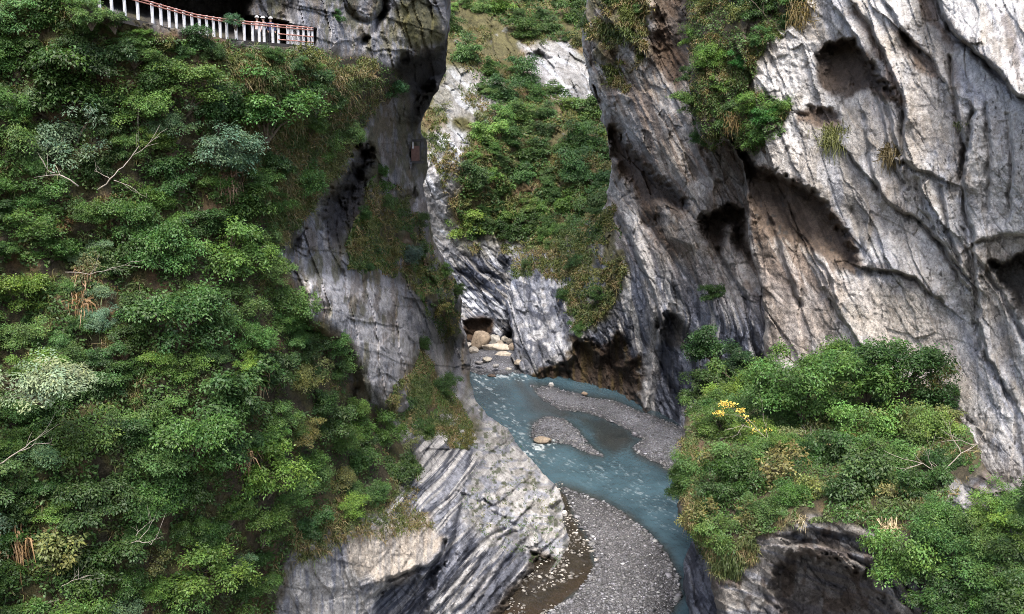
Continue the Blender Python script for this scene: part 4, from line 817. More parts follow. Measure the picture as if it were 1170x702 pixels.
def darts(poly, rmin, rmax, fill, seed, keep=lambda x, y: True, x0=-70, x1=1290, y0=-60, y1=760):
    rs = random.Random(seed); xs = [p[0] for p in poly]; ys = [p[1] for p in poly]; out = []
    ax, bx, ay, by = max(min(xs), x0), min(max(xs), x1), max(min(ys), y0), min(max(ys), y1)
    pa = np.array(poly)
    for _ in range(9000):
        x, y, r = rs.uniform(ax, bx), rs.uniform(ay, by), rs.uniform(rmin, rmax) ** 1.0
        if not inside(np.array([x]), np.array([y]), poly)[0] or not keep(x, y): continue
        if all((x - a) ** 2 + (y - b) ** 2 > (fill * (r + c)) ** 2 for a, b, c in out): out.append((x, y, r))
    return sorted(out, key=lambda t: t[1])
def pick(rs, table):
    t = rs.random() * sum(w_ for w_, *_ in table)
    for row in table:
        t -= row[0]
        if t <= 0: return row
    return table[-1]
def zone(mass, poly, rmin, rmax, fill, seed, table, where, keep=lambda x, y: True, name='shrub', cat='shrub', crown='foliage', trunk='stem', inset=0.0, **kw):
    rs = random.Random(seed); n = 0
    for x, y, r in darts(poly, rmin, rmax, fill, seed, keep, **kw):
        if inset and float(sdist(np.array([x]), np.array([y]), poly)[0]) < inset * r: continue
        wgt, kind, tint, desc = pick(rs, table); big = cat == 'shrub' and r >= 33; desc = desc.replace('shrub', 'tree') if big else desc; place = where(x, y) if callable(where) else where
        lab = f'{desc} {place}'; plant(kind, mass, x, y, r, tint, 'tree' if big else name, lab, 'tree' if big else cat, desc.replace('shrub', 'shrubs').replace(' tree', ' trees') + ' ' + place, crown='crown' if big else crown, trunk='trunk' if big else trunk); n += 1
    return n
ML, MF, MR, MC, MD = MASS['cliff_left'], MASS['cliff_far'], MASS['cliff_rib'], MASS['cliff_big'], MASS['cliff_ledge']
T_LEFT = [(30, 'broad', G_DARK, 'dark green broadleaf shrub'), (28, 'fine', G_MID, 'fine leaved green shrub'), (18, 'layer', G_MID, 'layered feathery green shrub'), (5, 'fine', G_BRIGHT, 'bright green shrub'), (7, 'layer', G_BLUE, 'pale bluish green shrub'), (6, 'sparse', G_OLIVE, 'thin olive shrub'), (2, 'sparse', G_DRY, 'dry brown shrub')]
def where_left(x, y):
    if y < 110: return 'just under the red and white railing' if x > 150 else 'at the upper corner beside the cave mouth'
    if x > 310 and y < 330: return 'above the dark hollow in the left rock wall'
    if x > 330: return 'above the cream rock face of the spur'
    if y < 330: return 'high on the overgrown slope under the railing'
    return 'low on the overgrown slope beside the rock spur' if x > 190 else 'at the near bottom of the overgrown slope'
clear = lambda x, y: not (y < 48 and 100 < x < 372) and not (x > 100 and y < 20) and not (560 > y > 552 and x > 470)
n1 = zone(ML, [p if p[1] < 800 else (p[0], 760) for p in L_VEG], 19, 54, 0.59, 1, T_LEFT, where_left, clear, x0=-130, inset=0.55)
T_FAR = [(58, 'tree', G_DARK, 'dark green tree'), (35, 'tree', G_MID, 'green tree'), (10, 'sparse', G_OLIVE, 'thin olive tree'), (10, 'broad', G_BRIGHT, 'light green tree')]
FAR_VEG = [(508, -30), (668, -30), (668, 55), (640, 50), (615, 42), (590, 46), (560, 20), (525, 18), (520, 40), (575, 100), (604, 92), (640, 100), (676, 120), (692, 145), (698, 215), (690, 245), (660, 262), (640, 280), (600, 285), (560, 262), (530, 280), (524, 250), (530, 200), (548, 135), (560, 118), (508, 30)]
where_far = lambda x, y: 'at the top of the far gorge wall' if y < 62 else ('on the far gorge wall above the white rock' if y > 190 else 'in the middle of the far gorge wall')
n2 = zone(MF, FAR_VEG, 10, 27, 0.60, 2, T_FAR, where_far, name='tree', cat='tree', crown='crown', trunk='trunk')
T_BIG = [(35, 'fine', G_MID, 'fine leaved green shrub'), (25, 'broad', G_DARK, 'dark green shrub'), (22, 'fine', G_BRIGHT, 'bright green shrub'), (18, 'sparse', G_OLIVE, 'thin olive shrub')]
n3 = zone(MC, C_VEG, 15, 28, 0.8, 3, T_BIG, 'on the upper ledge of the big grey cliff')
T_LEDGE = [(38, 'fine', G_MID, 'fine leaved green shrub'), (22, 'broad', G_DARK, 'dark green shrub'), (18, 'fine', G_BRIGHT, 'bright green shrub'), (16, 'sparse', G_OLIVE, 'thin olive shrub'), (3, 'sparse', G_DRY, 'dry brown shrub')]
LV2 = [(776, 575), (782, 520), (790, 470), (830, 436), (900, 425), (960, 415), (1040, 430), (1085, 465), (1105, 515), (1080, 555), (1040, 570), (1000, 580), (950, 575), (900, 585), (860, 600), (830, 620), (800, 615)]
n4 = zone(MD, LV2, 22, 48, 0.45, 4, T_LEDGE, lambda x, y: 'on the overgrown ledge below the big cliff' if y < 520 else 'along the edge of the ledge over the rock cave', inset=0.08, keep=lambda x, y: y < 565 or x < 860 or random.Random(int(x * 7 + y)).random() < 0.5)
n5 = zone(MD, [(1045, 640), (1085, 600), (1130, 580), (1290, 560), (1290, 760), (1100, 760), (1065, 710)], 26, 50, 0.40, 5, [(60, 'fine', G_MID, 'full green shrub'), (25, 'fine', G_BRIGHT, 'fresh light green shrub'), (20, 'broad', G_DARK, 'dark leaved shrub')], 'at the right end of the ledge beside the rock cave')
T_MID = [(40, 'fine', G_DARK, 'small dark green shrub'), (30, 'sparse', G_OLIVE, 'small olive shrub'), (20, 'fine', G_MID, 'small green shrub')]
n6 = zone(ML, L_GRASS, 10, 17, 1.05, 6, T_MID, 'on the shaded wall left of the far gorge')
zone(MF, [(500, 60), (560, 50), (590, 75), (560, 120), (530, 150), (500, 160), (490, 130)], 9, 14, 1.9, 21, [(40, 'sparse', G_OLIVE, 'thin olive shrub'), (40, 'fine', G_MID, 'small green shrub'), (10, 'fine', (0.16, 0.17, 0.04), 'yellow green shrub')], 'on the grassy upper part of the far wall')
zone(MR, [(588, 285), (640, 272), (655, 292), (630, 305), (600, 306)], 7, 12, 1.5, 22, T_MID, 'along the top of the white rock buttress')
n7 = zone(ML, L_GRASS2, 12, 20, 1.4, 7, T_MID, 'on the grassy shoulder above the white spur')
n8 = zone(MR, B_VEG, 11, 18, 1.5, 8, T_MID, 'on the gorge wall above the brown stain')
n9 = zone(MR, [(664, -30), (742, -30), (735, 30), (705, 60), (680, 60), (668, 30)], 11, 18, 1.5, 9, T_MID, 'at the top of the far right gorge wall')
import sys; print('plants', file=sys.stderr) if 0 else print('plants', n1, n2, n3, n4, n5, n6, n7, n8, n9)
for x_, y_, r_, k_, t_, l_ in ((104, 20, 20, 'fine', G_MID, 'green shrub covering the upper left end of the railing'), (130, 26, 17, 'broad', G_DARK, 'dark shrub below the upper left end of the railing'), (84, 6, 22, 'fine', G_BRIGHT, 'light green shrub at the top edge left of the cave mouth')):
    plant(k_, ML, x_, y_, r_, t_, 'shrub', l_, 'shrub', None, D=45.0 if x_ < 125 else 45.8)
# single plants that stand out
plant('layer', ML, 42, 428, 56, (0.17, 0.23, 0.13), 'tree', 'pale silvery green tree with layered crown at the left edge', 'tree', None, crown='crown', trunk='trunk', D=42.0)
plant('layer', ML, 20, 125, 34, G_BLUE, 'shrub', 'pale grey green shrub near the top left above a bare twig', 'shrub', None)
plant('broad', MC, 882, 136, 20, (0.055, 0.17, 0.03), 'shrub', 'vivid green shrub on the lip of the big cliff overhang', 'shrub', None)
plant('fine', MC, 845, 75, 15, (0.05, 0.18, 0.035), 'shrub', 'vivid green fern like shrub below the slanting trunk', 'shrub', None)
plant('broad', MR, 818, 338, 15, G_DARK, 'shrub', 'dark shrub growing alone on the pale rock of the gorge wall', 'shrub', None)
plant('broad', MR, 812, 402, 34, (0.024, 0.066, 0.022), 'shrub', 'dark green shrub at the foot of the gorge wall', 'shrub', None, D=88.0)
plant('broad', MR, 850, 415, 26, (0.026, 0.06, 0.022), 'shrub', 'dark shrub tucked under the left foot of the big cliff', 'shrub', None, D=84.0)
plant('fine', MD, 985, 432, 52, (0.06, 0.13, 0.034), 'tree', 'green rounded tree against the pale arch of the big cliff', 'tree', None, crown='crown', trunk='trunk', D=68.0)
plant('fine', MD, 1030, 440, 46, G_DARK, 'tree', 'dark green tree beside the rounded tree on the ledge', 'tree', None, crown='crown', trunk='trunk', D=67.0)
plant('sparse', MD, 1068, 438, 26, G_OLIVE, 'tree', 'thin half bare tree against the cream coloured cliff', 'tree', None, crown='crown', trunk='trunk', D=66.0)
plant('fine', MD, 915, 452, 46, (0.06, 0.14, 0.034), 'tree', 'wide light green tree on the ledge behind the yellow twigs', 'tree', None, crown='crown', trunk='trunk', D=69.0)
plant('fine', ML, 445, 105, 20, (0.05, 0.11, 0.05), 'shrub', 'green shrub overhanging the dark recess below the overhang', 'shrub', None)
plant('fine', ML, 385, 22, 11, (0.045, 0.12, 0.03), 'shrub', 'small green shrub on the grey rock right of the railing', 'shrub', None)
plant('fine', ML, 268, 28, 10, (0.04, 0.10, 0.045), 'shrub', 'small dark shrub poking up in front of the railing', 'shrub', None, D=51.0)
plant('layer', ML, 465, 292, 18, (0.06, 0.10, 0.07), 'shrub', 'grey green shrub hanging on the shaded left rock wall', 'shrub', None)

for x_, y_, r_, k_, t_, l_ in ((862, 452, 44, 'fine', G_MID, 'broad green shrub on the ledge right behind the yellow blossoms'), (826, 486, 34, 'fine', G_DARK, 'dark shrub just left of the yellow blossoms'), (935, 480, 42, 'fine', G_MID, 'bushy shrub below the wide light green tree on the ledge'), (803, 452, 30, 'broad', G_DARK, 'dark leaved shrub at the river side corner of the ledge'), (1000, 500, 38, 'fine', G_BRIGHT, 'bright feathery shrub in the middle of the ledge under the trees'), (1078, 478, 26, 'sparse', G_OLIVE, 'half bare olive shrub where the ledge meets the pale cliff'), (790, 600, 26, 'sparse', G_OLIVE, 'olive shrub drooping over the river edge of the ledge'), (784, 545, 24, 'fine', G_BRIGHT, 'light green shrub leaning out over the river')):
    plant(k_, MD, x_, y_, r_, t_, 'shrub', l_, 'shrub', None)
for x_, y_, r_, k_, t_, l_ in ((436, 500, 27, 'fine', G_MID, 'green shrub under the pale bare rock at the top of the spur'), (455, 538, 26, 'broad', G_DARK, 'dark shrub overhanging the white striped spur'), (426, 566, 24, 'fine', G_MID, 'bushy shrub directly above the cream rock face'), (466, 512, 17, 'sparse', G_OLIVE, 'olive shrub at the upper rim of the white striped spur'), (395, 585, 22, 'fine', G_BRIGHT, 'light green shrub above the left end of the cream rock face'), (352, 600, 26, 'broad', G_DARK, 'dark shrub left of the cream rock face')):
    plant(k_, ML, x_, y_, r_, t_, 'shrub', l_, 'shrub', None)

for i_, (x_, y_, r_) in enumerate(((322, 372, 22), (350, 400, 24), (378, 400, 19), (345, 432, 27), (384, 428, 22), (362, 462, 25), (398, 468, 22), (340, 495, 26), (386, 502, 24), (412, 520, 20), (350, 535, 26), (385, 548, 22), (330, 570, 24))):
    plant(('fine', 'broad', 'fine', 'layer')[i_ % 4], ML, x_, y_, r_, (G_MID, G_DARK, G_MID, G_OLIVE)[i_ % 4], 'shrub', 'green shrub in the belt along the foot of the bare left rock shoulder', 'shrub', 'green shrubs in the belt along the bare left rock shoulder')

# ground cover: countless leaves and grass blades
def cover_leaves(name, mass, poly, n, L, seed, cols, lift=0.5, keep=None, thr=-0.3, wy=1.0):
    rs = np.random.default_rng(seed); xs = [p[0] for p in poly]; ys = [p[1] for p in poly]
    x = rs.uniform(max(min(xs), -140), min(max(xs), 1290), n * 4); y = rs.uniform(max(min(ys), -60), min(max(ys), 760), n * 4)
    ok = (sdist(x, y, poly) + 6 * fbm(x / 14, y / 14, 3, 2) > 0) & (fbm(x / 17, y / 15, seed, 3) > thr)
    if keep is not None: ok &= keep(x, y)
    ok = np.where(ok)[0][:n]; x, y = x[ok], y[ok]; m = len(x)
    D = mass.at(x, y); p = P(x, y, D - rs.random(m) ** 2 * lift); ps = D / F
    nm = np.stack([-p[:, 0] / D * 0.5, -p[:, 1] / D * 0.5, np.full(m, 0.75)], -1) + 0.45 * rs.normal(size=(m, 3)); nm /= np.linalg.norm(nm, axis=1)[:, None]
    d = rs.normal(size=(m, 3)); d -= nm * (d * nm).sum(1)[:, None]
    k = np.array(cols); g = np.clip(((fbm(x / 26, y / 22, seed + 3, 3) * 1.3 + 0.5) * len(k) + rs.normal(0, 0.5, m)).astype(int), 0, len(k) - 1)
    t = k[g] * rs.uniform(0.65, 1.35, m)[:, None]
    ll = L * rs.uniform(0.6, 1.4, m); v, f, c = leaves(p, d, nm, ll, ll * 0.5, t)
    return tag(link(name, mesh_np(name, v, f, c, smooth=False), M_LEAF), kind='stuff')
def blades_np(p, out, L, W, tint, rs, droop=0.9, up=0.5):
    m = len(p); d0 = out * 0.55 + np.array([0, 0, up]) + 0.6 * rs.normal(size=(m, 3)); d0 /= np.linalg.norm(d0, axis=1)[:, None]
    s = np.cross(d0, rs.normal(size=(m, 3))); s /= np.linalg.norm(s, axis=1)[:, None]
    L = L[:, None]; W = W[:, None]; a = p; b = p + d0 * L * 0.5; c = b + (d0 * (1 - droop) + np.array([0, 0, -droop]) + 0.2 * rs.normal(size=(m, 3))) * L * 0.5
    v = np.stack([a - s * W * .5, a + s * W * .5, b + s * W * .45, b - s * W * .45, c + s * W * .08, c - s * W * .08], 1).reshape(-1, 3)
    q = np.array([[0, 1, 2, 3], [3, 2, 4, 5]]); f = (q[None] + (np.arange(m) * 6)[:, None, None]).reshape(-1, 4)
    return v, f, np.repeat(tint, 6, 0)
def cover_grass(name, mass, poly, n, L, seed, cols, thr=-0.3, W=0.04, droop=0.6, up=0.5, keep=None):
    L *= 0.72
    rs = np.random.default_rng(seed); xs = [p[0] for p in poly]; ys = [p[1] for p in poly]
    nc = n // 9; x = rs.uniform(max(min(xs), -140), min(max(xs), 1290), nc * 4); y = rs.uniform(max(min(ys), -60), min(max(ys), 760), nc * 4)
    ok = (sdist(x, y, poly) + 8 * fbm(x / 14, y / 14, 3, 2) > 0) & (fbm(x / 20, y / 18, seed, 3) > thr)
    if keep is not None: ok &= keep(x, y)
    ok = np.where(ok)[0][:nc]; x = np.repeat(x[ok], 9); y = np.repeat(y[ok], 9)
    x = x + rs.normal(0, 1.3, len(x)); y = y + rs.normal(0, 1.0, len(x)); m = len(x)
    D = mass.at(x, y); p = P(x, y, D - 0.05); out = np.stack([-p[:, 0] / D, -p[:, 1] / D, np.zeros(m)], -1)
    k = np.array(cols); g = np.clip(((fbm(x / 24, y / 20, seed + 3, 3) * 1.3 + 0.5) * len(k) + rs.normal(0, 0.6, m)).astype(int), 0, len(k) - 1)
    t = k[g] * rs.uniform(0.65, 1.35, m)[:, None]; ll = L * rs.uniform(0.6, 1.4, m)
    v, f, c = blades_np(p, out, ll, np.full(m, W) * rs.uniform(0.7, 1.3, m), t, rs, droop, up)
    return tag(link(name, mesh_np(name, v, f, c, smooth=False), M_GRASS), kind='stuff')
LV = [p if p[1] < 800 else (p[0], 760) for p in L_VEG]
GC = [G_DARK, G_MID, G_DARK, G_MID, (0.07, 0.10, 0.03)]; GG = [(0.07, 0.10, 0.03), (0.12, 0.13, 0.045), (0.16, 0.14, 0.06), (0.20, 0.15, 0.075), (0.09, 0.11, 0.03)]
nocave = lambda x, y: ~((y < 45) & (x > 120) & (x < 372))
cover_leaves('ground_cover', ML, LV, 72000, 0.17, 1, GC, 0.5, nocave, -0.1)
cover_leaves('ground_cover', MD, D_VEG, 42000, 0.18, 3, GC, 0.5, None, -0.3)
cover_leaves('ground_cover', MC, C_VEG, 16000, 0.22, 4, GC, 0.5, None, -0.35)
cover_leaves('ground_cover', MF, FAR_VEG, 26000, 0.55, 5, [G_DARK, G_MID, G_OLIVE, G_DARK], 1.2, None, -0.2)
cover_leaves('ground_cover', ML, L_GRASS, 12000, 0.25, 6, [G_DARK, G_OLIVE, G_DARK, G_MID], 0.5, None, -0.1)
cover_leaves('ground_cover', ML, L_GRASS2, 9000, 0.22, 7, [G_DARK, G_OLIVE, G_MID], 0.4, None, -0.1)
cover_leaves('ground_cover', MR, B_VEG, 9000, 0.35, 8, [G_DARK, G_OLIVE, G_OLIVE], 0.6, None, -0.05)
cover_grass('grass', ML, [(250, 60), (430, 75), (440, 110), (400, 175), (350, 250), (320, 285), (300, 240), (270, 180)], 32000, 0.8, 11, GG[1:4] + GG[:1], -0.6)
cover_grass('grass', ML, LV, 22000, 0.7, 12, GG, 0.15, keep=nocave)
cover_grass('grass', MD, D_VEG, 13000, 0.65, 13, GG, -0.05)
cover_grass('grass', MC, C_VEG, 14000, 0.8, 14, GG, -0.1, W=0.06)
cover_grass('grass', ML, L_GRASS + [], 9000, 0.9, 15, GG, -0.1, W=0.07)
cover_grass('grass', ML, L_GRASS2, 14000, 0.7, 16, GG, -0.35, W=0.06)
cover_grass('grass', MR, B_VEG, 8000, 1.2, 17, GG, -0.2, W=0.12)
cover_grass('grass', MR, [(664, -60), (745, -60), (742, 20), (735, 60), (715, 110), (695, 100), (680, 70), (668, 40)], 12000, 1.3, 18, GG, -0.2, W=0.12)
cover_grass('grass', MF, [(490, 30), (690, 40), (700, 290), (530, 290), (505, 200), (480, 150)], 22000, 1.5, 19, GG, 0.0, W=0.12, keep=lambda x, y: ~((x > 600) & (y > 52) & (y < 112)))
cover_grass('grass', MR, [(585, 282), (640, 275), (660, 300), (640, 322), (610, 312), (588, 318)], 5000, 1.3, 23, GG, -0.5, W=0.12)
cover_grass('grass', ML, [(410, 560), (470, 540), (490, 590), (500, 604), (425, 616), (385, 625), (340, 645), (330, 600)], 7000, 0.8, 20, GG, -0.4)

cover_leaves('ground_cover', ML, L_WHITE, 5200, 0.13, 21, [G_DARK, G_MID, G_OLIVE], 0.25, lambda x, y: fbm(x / 6, y / 5, 10, 2) > 0.28, -0.5)
cover_grass('grass', MD, [(778, 500), (792, 500), (800, 600), (830, 625), (860, 612), (865, 640), (835, 665), (812, 650), (790, 612), (776, 565)], 9000, 0.8, 22, GG, -0.5, droop=0.8)
for i_, x_ in enumerate(range(118, 366, 24)):
    yy = float(np.interp(x_, [118, 165, 223, 287, 366], [22, 33, 50, 57, 62])); plant('fine' if i_ % 3 else 'layer', ML, x_, yy + 15 + 4 * math.sin(i_ * 2.1), 13 + 4 * math.sin(i_ * 1.7), (G_MID, G_DARK, G_BRIGHT, G_MID)[i_ % 4], 'shrub', 'small green shrub in the row right below the cliff path slab', 'shrub', 'small shrubs below the cliff path slab')

# hanging tufts
def tuft(mass, px, py, n, wpx, L, col, label, name='grass_tuft', cat='grass tuft', group=None, seed=0, droop=1.0, up=0.2, W=0.06, hpx=0, D=None):
    rs = np.random.default_rng(seed + 300); x = px + rs.normal(0, wpx * 0.4, n); y = py + rs.uniform(-hpx, hpx, n) + rs.normal(0, 1.2, n)
    d = mass.smooth_at(x, y) if D is None else np.full(n, D); p = P(x, y, d - 0.1); o0 = Vector(p.mean(0)); out = np.stack([-p[:, 0], -p[:, 1], np.zeros(n)], -1) / d[:, None]
    v, f, c = blades_np(p - np.array(o0)[None], out, L * rs.uniform(0.6, 1.35, n), np.full(n, W), np.array(col)[None] * rs.uniform(0.6, 1.4, n)[:, None], rs, droop, up)
    o = link(name, mesh_np(name, v, f, c, smooth=False), M_GRASS); o.location = o0; return tag(o, label, cat, group)
tuft(MC, 952, 158, 420, 14, 1.6, (0.11, 0.12, 0.035), 'long green grass tuft hanging down the smooth grey cliff', seed=1, hpx=10)
tuft(MC, 1018, 176, 260, 12, 1.5, (0.13, 0.10, 0.045), 'brownish grass tuft hanging beside the pale rock block', seed=2, hpx=6)
tuft(MC, 1098, 142, 60, 8, 0.5, (0.08, 0.09, 0.03), 'little tuft on a crack of the pale right slab', seed=3)
tuft(ML, 261, 208, 150, 5, 1.1, (0.24, 0.15, 0.10), 'bundle of dead pinkish brown fronds hanging mid slope', 'dead_fronds', 'dead fronds', None, 4, 0.9, 0.1, 0.05, 9)
tuft(ML, 98, 312, 120, 9, 1.0, (0.24, 0.15, 0.085), 'curtain of dry brown fronds above the silvery green tree', 'dead_fronds', 'dead fronds', None, 5, 0.9, 0.1, 0.05, 9)
tuft(ML, 92, 345, 70, 8, 1.2, (0.22, 0.14, 0.07), 'straw coloured hanging stems below the dry brown curtain', 'dead_fronds', 'dead fronds', None, 6, 1.0, 0.0, 0.06, 6)
tuft(ML, 15, 618, 160, 12, 1.6, (0.27, 0.17, 0.08), 'dry yellow brown fronds at the lower left edge', 'dead_fronds', 'dead fronds', None, 7, 1.0, 0.1, 0.08, 8)
tuft(MD, 1018, 606, 120, 12, 1.1, (0.42, 0.34, 0.21), 'large fan of cream dead leaves over the cave lip', 'dead_fronds', 'dead fronds', None, 8, 0.9, 0.3, 0.06, 5)
tuft(MD, 915, 596, 60, 8, 0.8, (0.40, 0.34, 0.22), 'small cream dead leaves hanging left on the cave lip', 'dead_fronds', 'dead fronds', None, 9, 0.9, 0.2, 0.05, 4)
tuft(MC, 912, 14, 300, 20, 1.5, (0.17, 0.13, 0.05), 'tawny grass tuft at the top edge of the big cliff', seed=10, hpx=14)
tuft(MC, 838, 138, 220, 14, 1.3, (0.21, 0.15, 0.06), 'straw grass tuft on the point above the black overhang', seed=11, hpx=8)
tuft(ML, 275, 520, 120, 12, 1.2, (0.30, 0.19, 0.10), 'reddish dry tuft low on the overgrown slope', 'dead_fronds', 'dead fronds', None, 12, 0.9, 0.3, 0.07, 5)
tuft(ML, 300, 430, 90, 10, 1.2, (0.32, 0.24, 0.14), 'pale dry tuft in the middle of the overgrown slope', 'dead_fronds', 'dead fronds', None, 13, 0.9, 0.3, 0.07, 5)

# bare branches and the yellow twigs
def branch(lines, D, r, label, mat=M_DEAD, name='bare_branch', cat='branch', lift=0.0, twigs=3, seed=0):
    rs = random.Random(seed); m = MB(); o0 = V(*lines[0][0], D)
    for k, ln in enumerate(lines):
        pts = [V(x, y, D - lift - 0.25 * math.sin(i * 1.7 + k)) - o0 for i, (x, y) in enumerate(ln)]
        # finer, slightly crooked course
        fine = []
        for a, b in zip(pts[:-1], pts[1:]):
            for t in (0, 0.33, 0.66): fine.append(a.lerp(b, t) + Vector((rs.uniform(-1, 1), rs.uniform(-1, 1), rs.uniform(-1, 1))) * 0.05)
        fine.append(pts[-1]); n = len(fine); r0 = 0.65 * (r if k == 0 else r * 0.6)
        m.tube(fine, [r0 * (1 - 0.75 * i / (n - 1)) for i in range(n)], 6)
        for _ in range(twigs):
            i = rs.randrange(n // 3, n); a = fine[i]; dr = (fine[i] - fine[i - 1]).normalized(); e = a + dr * rs.uniform(0.3, 0.8) + Vector((rs.uniform(-.5, .5), rs.uniform(-.3, .3), rs.uniform(-.2, .5)))
            m.tube([a, a.lerp(e, .5) + Vector((0, 0, rs.uniform(-.08, .08))), e], [r0 * .35, r0 * .28, r0 * .12], 5)
    o = m.build(name, mat, smooth=True); o.location = o0; return tag(o, label, cat)
dl = lambda m, x, y, o=0.9: float(m.smooth_at(x, y)) - o
branch([[(112, 218), (126, 205), (140, 190), (152, 178), (166, 168), (182, 156)], [(126, 205), (118, 200), (108, 196)], [(130, 206), (147, 212), (168, 226)], [(150, 180), (159, 166), (158, 150)]], dl(ML, 145, 190, 2.0), 0.05, 'forked pale bare branch sticking out of the upper slope', seed=1)
branch([[(88, 212), (76, 203), (62, 199), (48, 202)], [(62, 199), (54, 194)]], dl(ML, 65, 205, 1.9), 0.06, 'short pale broken branch left of the forked one', seed=2)
branch([[(-6, 533), (22, 516), (42, 502), (56, 491)], [(22, 516), (40, 508), (58, 506)]], dl(ML, 25, 515, 1.7), 0.05, 'pale forked bare branch at the left edge low down', seed=3)
branch([[(145, 622), (160, 618), (172, 622), (180, 612)], [(160, 618), (170, 604), (176, 594)], [(155, 612), (166, 600)]], dl(ML, 160, 612, 1.7), 0.04, 'white twiggy dead branch low on the overgrown slope', seed=4)
branch([[(74, 312), (102, 313), (128, 307), (150, 299)], [(102, 313), (112, 303)]], dl(ML, 110, 308, 1.8), 0.03, 'thin pale branch across the dry brown fronds', seed=5)
branch([[(68, 672), (82, 664), (104, 657)], [(82, 664), (90, 656)]], dl(ML, 85, 664, 1.6), 0.03, 'thin grey branch near the bottom left corner', seed=6)
branch([[(1103, 560), (1091, 554), (1078, 542), (1054, 530), (1023, 521)], [(1078, 540), (1098, 518), (1115, 509), (1124, 496), (1130, 478)], [(1054, 530), (1034, 536)], [(1098, 518), (1088, 500), (1084, 480)], [(1066, 536), (1060, 522), (1064, 512)], [(1115, 509), (1098, 504), (1082, 503)]], dl(MD, 1075, 535, 2.2), 0.075, 'large bleached bare branch spreading over the right of the ledge', seed=7, twigs=5)
branch([[(1118, 508), (1135, 515), (1152, 523), (1175, 536)], [(1135, 515), (1148, 508), (1160, 492)], [(1128, 512), (1136, 496), (1140, 478)], [(1148, 521), (1164, 520)]], dl(MD, 1145, 530, 2.4), 0.05, 'dark bare branch crossing the pale cliff at the right edge', M_BARK, seed=8, twigs=4)
branch([[(965, 488), (976, 480), (992, 478), (1014, 480)], [(992, 478), (1002, 468), (1010, 462)]], dl(MD, 990, 480, 1.8), 0.05, 'pale bent branch among the trees on the ledge', seed=9)
branch([[(850, -18), (857, 0), (873, 16), (888, 42)], [(873, 16), (872, 2)]], dl(MC, 870, 20, 1.2), 0.09, 'slanting bare trunk at the top of the big cliff ledge', M_BARK, seed=10)
branch([[(630, 112), (644, 116), (656, 122)], [(644, 116), (652, 112)], [(630, 112), (642, 120), (648, 130)]], dl(MF, 645, 116, 3.0), 0.10, 'tangle of pale bare twigs high on the far gorge wall', seed=11, twigs=6)
branch([[(930, 520), (924, 500), (916, 486)], [(924, 500), (932, 490)]], dl(MD, 925, 505, 1.8), 0.03, 'thin upright twig on the ledge right of the yellow twigs', seed=12)
yt = empty('flowering_tree', V(884, 512, dl(MD, 870, 495, 1.9))); tag(yt, 'bare tree with yellow leaf clusters at the left of the ledge', 'tree')
o = branch([[(884, 512), (878, 503), (868, 494), (850, 486), (832, 490)], [(868, 494), (858, 482), (846, 470), (828, 464)], [(878, 503), (875, 490), (872, 476), (871, 462)], [(858, 482), (840, 474), (820, 474)], [(850, 486), (842, 496), (836, 502)]], dl(MD, 870, 495, 1.9), 0.05, 'x', name='trunk', seed=13, twigs=3)
for k_ in ('label', 'category'): del o[k_]
o.location = (0, 0, 0); o.parent = yt
rs = np.random.default_rng(5); pts = np.concatenate([P(x + rs.normal(0, 3.6 * s_, n), y + rs.normal(0, 2.2 * s_, n), dl(MD, 870, 495, 2.0) + rs.normal(0, .25, n)) for x, y, n, s_ in ((829, 462, 70, 1.1), (822, 472, 60, 0.9), (846, 469, 50, 0.8), (851, 476, 18, 0.7), (862, 491, 14, 0.8), (875, 491, 8, .6), (838, 464, 26, .8), (856, 482, 10, .8))])
n = len(pts); v, f, c = leaves(pts - np.array(yt.location)[None], rs.normal(size=(n, 3)), rs.normal(size=(n, 3)) * .5 + np.array([0, -.5, .6]), rs.uniform(.10, .22, n), rs.uniform(.07, .13, n), np.array([0.70, 0.52, 0.12])[None] * rs.uniform(.7, 1.25, n)[:, None])
link('blossom', mesh_np('blossom', v, f, c, smooth=False), M_LEAF, yt)

# ------------------------------------------------------------------ walkway, railing, people, lookout
DK = [(92, 6), (118, 13), (165, 25), (192, 32), (223, 40), (255, 44.5), (287, 47.5), (358, 53)]; DD = [(92, 45), (165, 47.3), (220, 49.8), (270, 52), (362, 56.3)]
dky = lambda x: float(np.interp(x, *zip(*DK))); dkd = lambda x: float(np.interp(x, *zip(*DD)))
dp = lambda x, back=0.0, up=0.0: V(x, dky(x), dkd(x)) + Vector((-0.35 * back, 0.94 * back, up))
M_WHITE = plain('white_paint', (0.62, 0.62, 0.64), 0.5, 0.25, 5); M_RED = plain('red_paint', (0.36, 0.17, 0.135), 0.5, 0.3, 6); M_CONC = plain('dark_concrete', (0.03, 0.027, 0.025), 0.85, 0.4, 2)
deck = MB(); xs_ = list(range(92, 360, 8)) + [358]
for a_, b_ in zip(xs_[:-1], xs_[1:]):
    p0, p1, p2, p3 = dp(a_, -0.12), dp(b_, -0.12), dp(b_, 5.2), dp(a_, 5.2); i = len(deck.v)
    deck.v += [p0, p1, p2, p3] + [p - Vector((0, 0, 0.32)) for p in (p0, p1, p2, p3)]
    deck.f += [(i, i + 1, i + 2, i + 3), (i + 7, i + 6, i + 5, i + 4), (i, i + 4, i + 5, i + 1)]
    if b_ == 358: deck.f.append((i + 1, i + 5, i + 6, i + 2))
tag(deck.build('walkway', M_CONC), 'dark cliff path slab running along the cave mouth under the railing', 'walkway')
rl = empty('railing', dp(225)); tag(rl, 'white posted railing with red rails along the cliff path', 'railing')
pst = MB(); pst.box((0, 0, 0.5), (0.06, 0, 0), (0, 0.05, 0), (0, 0, 0.5)); pst.box((0, 0, 1.01), (0.068, 0, 0), (0, 0.06, 0), (0, 0, 0.025)); p_me = None
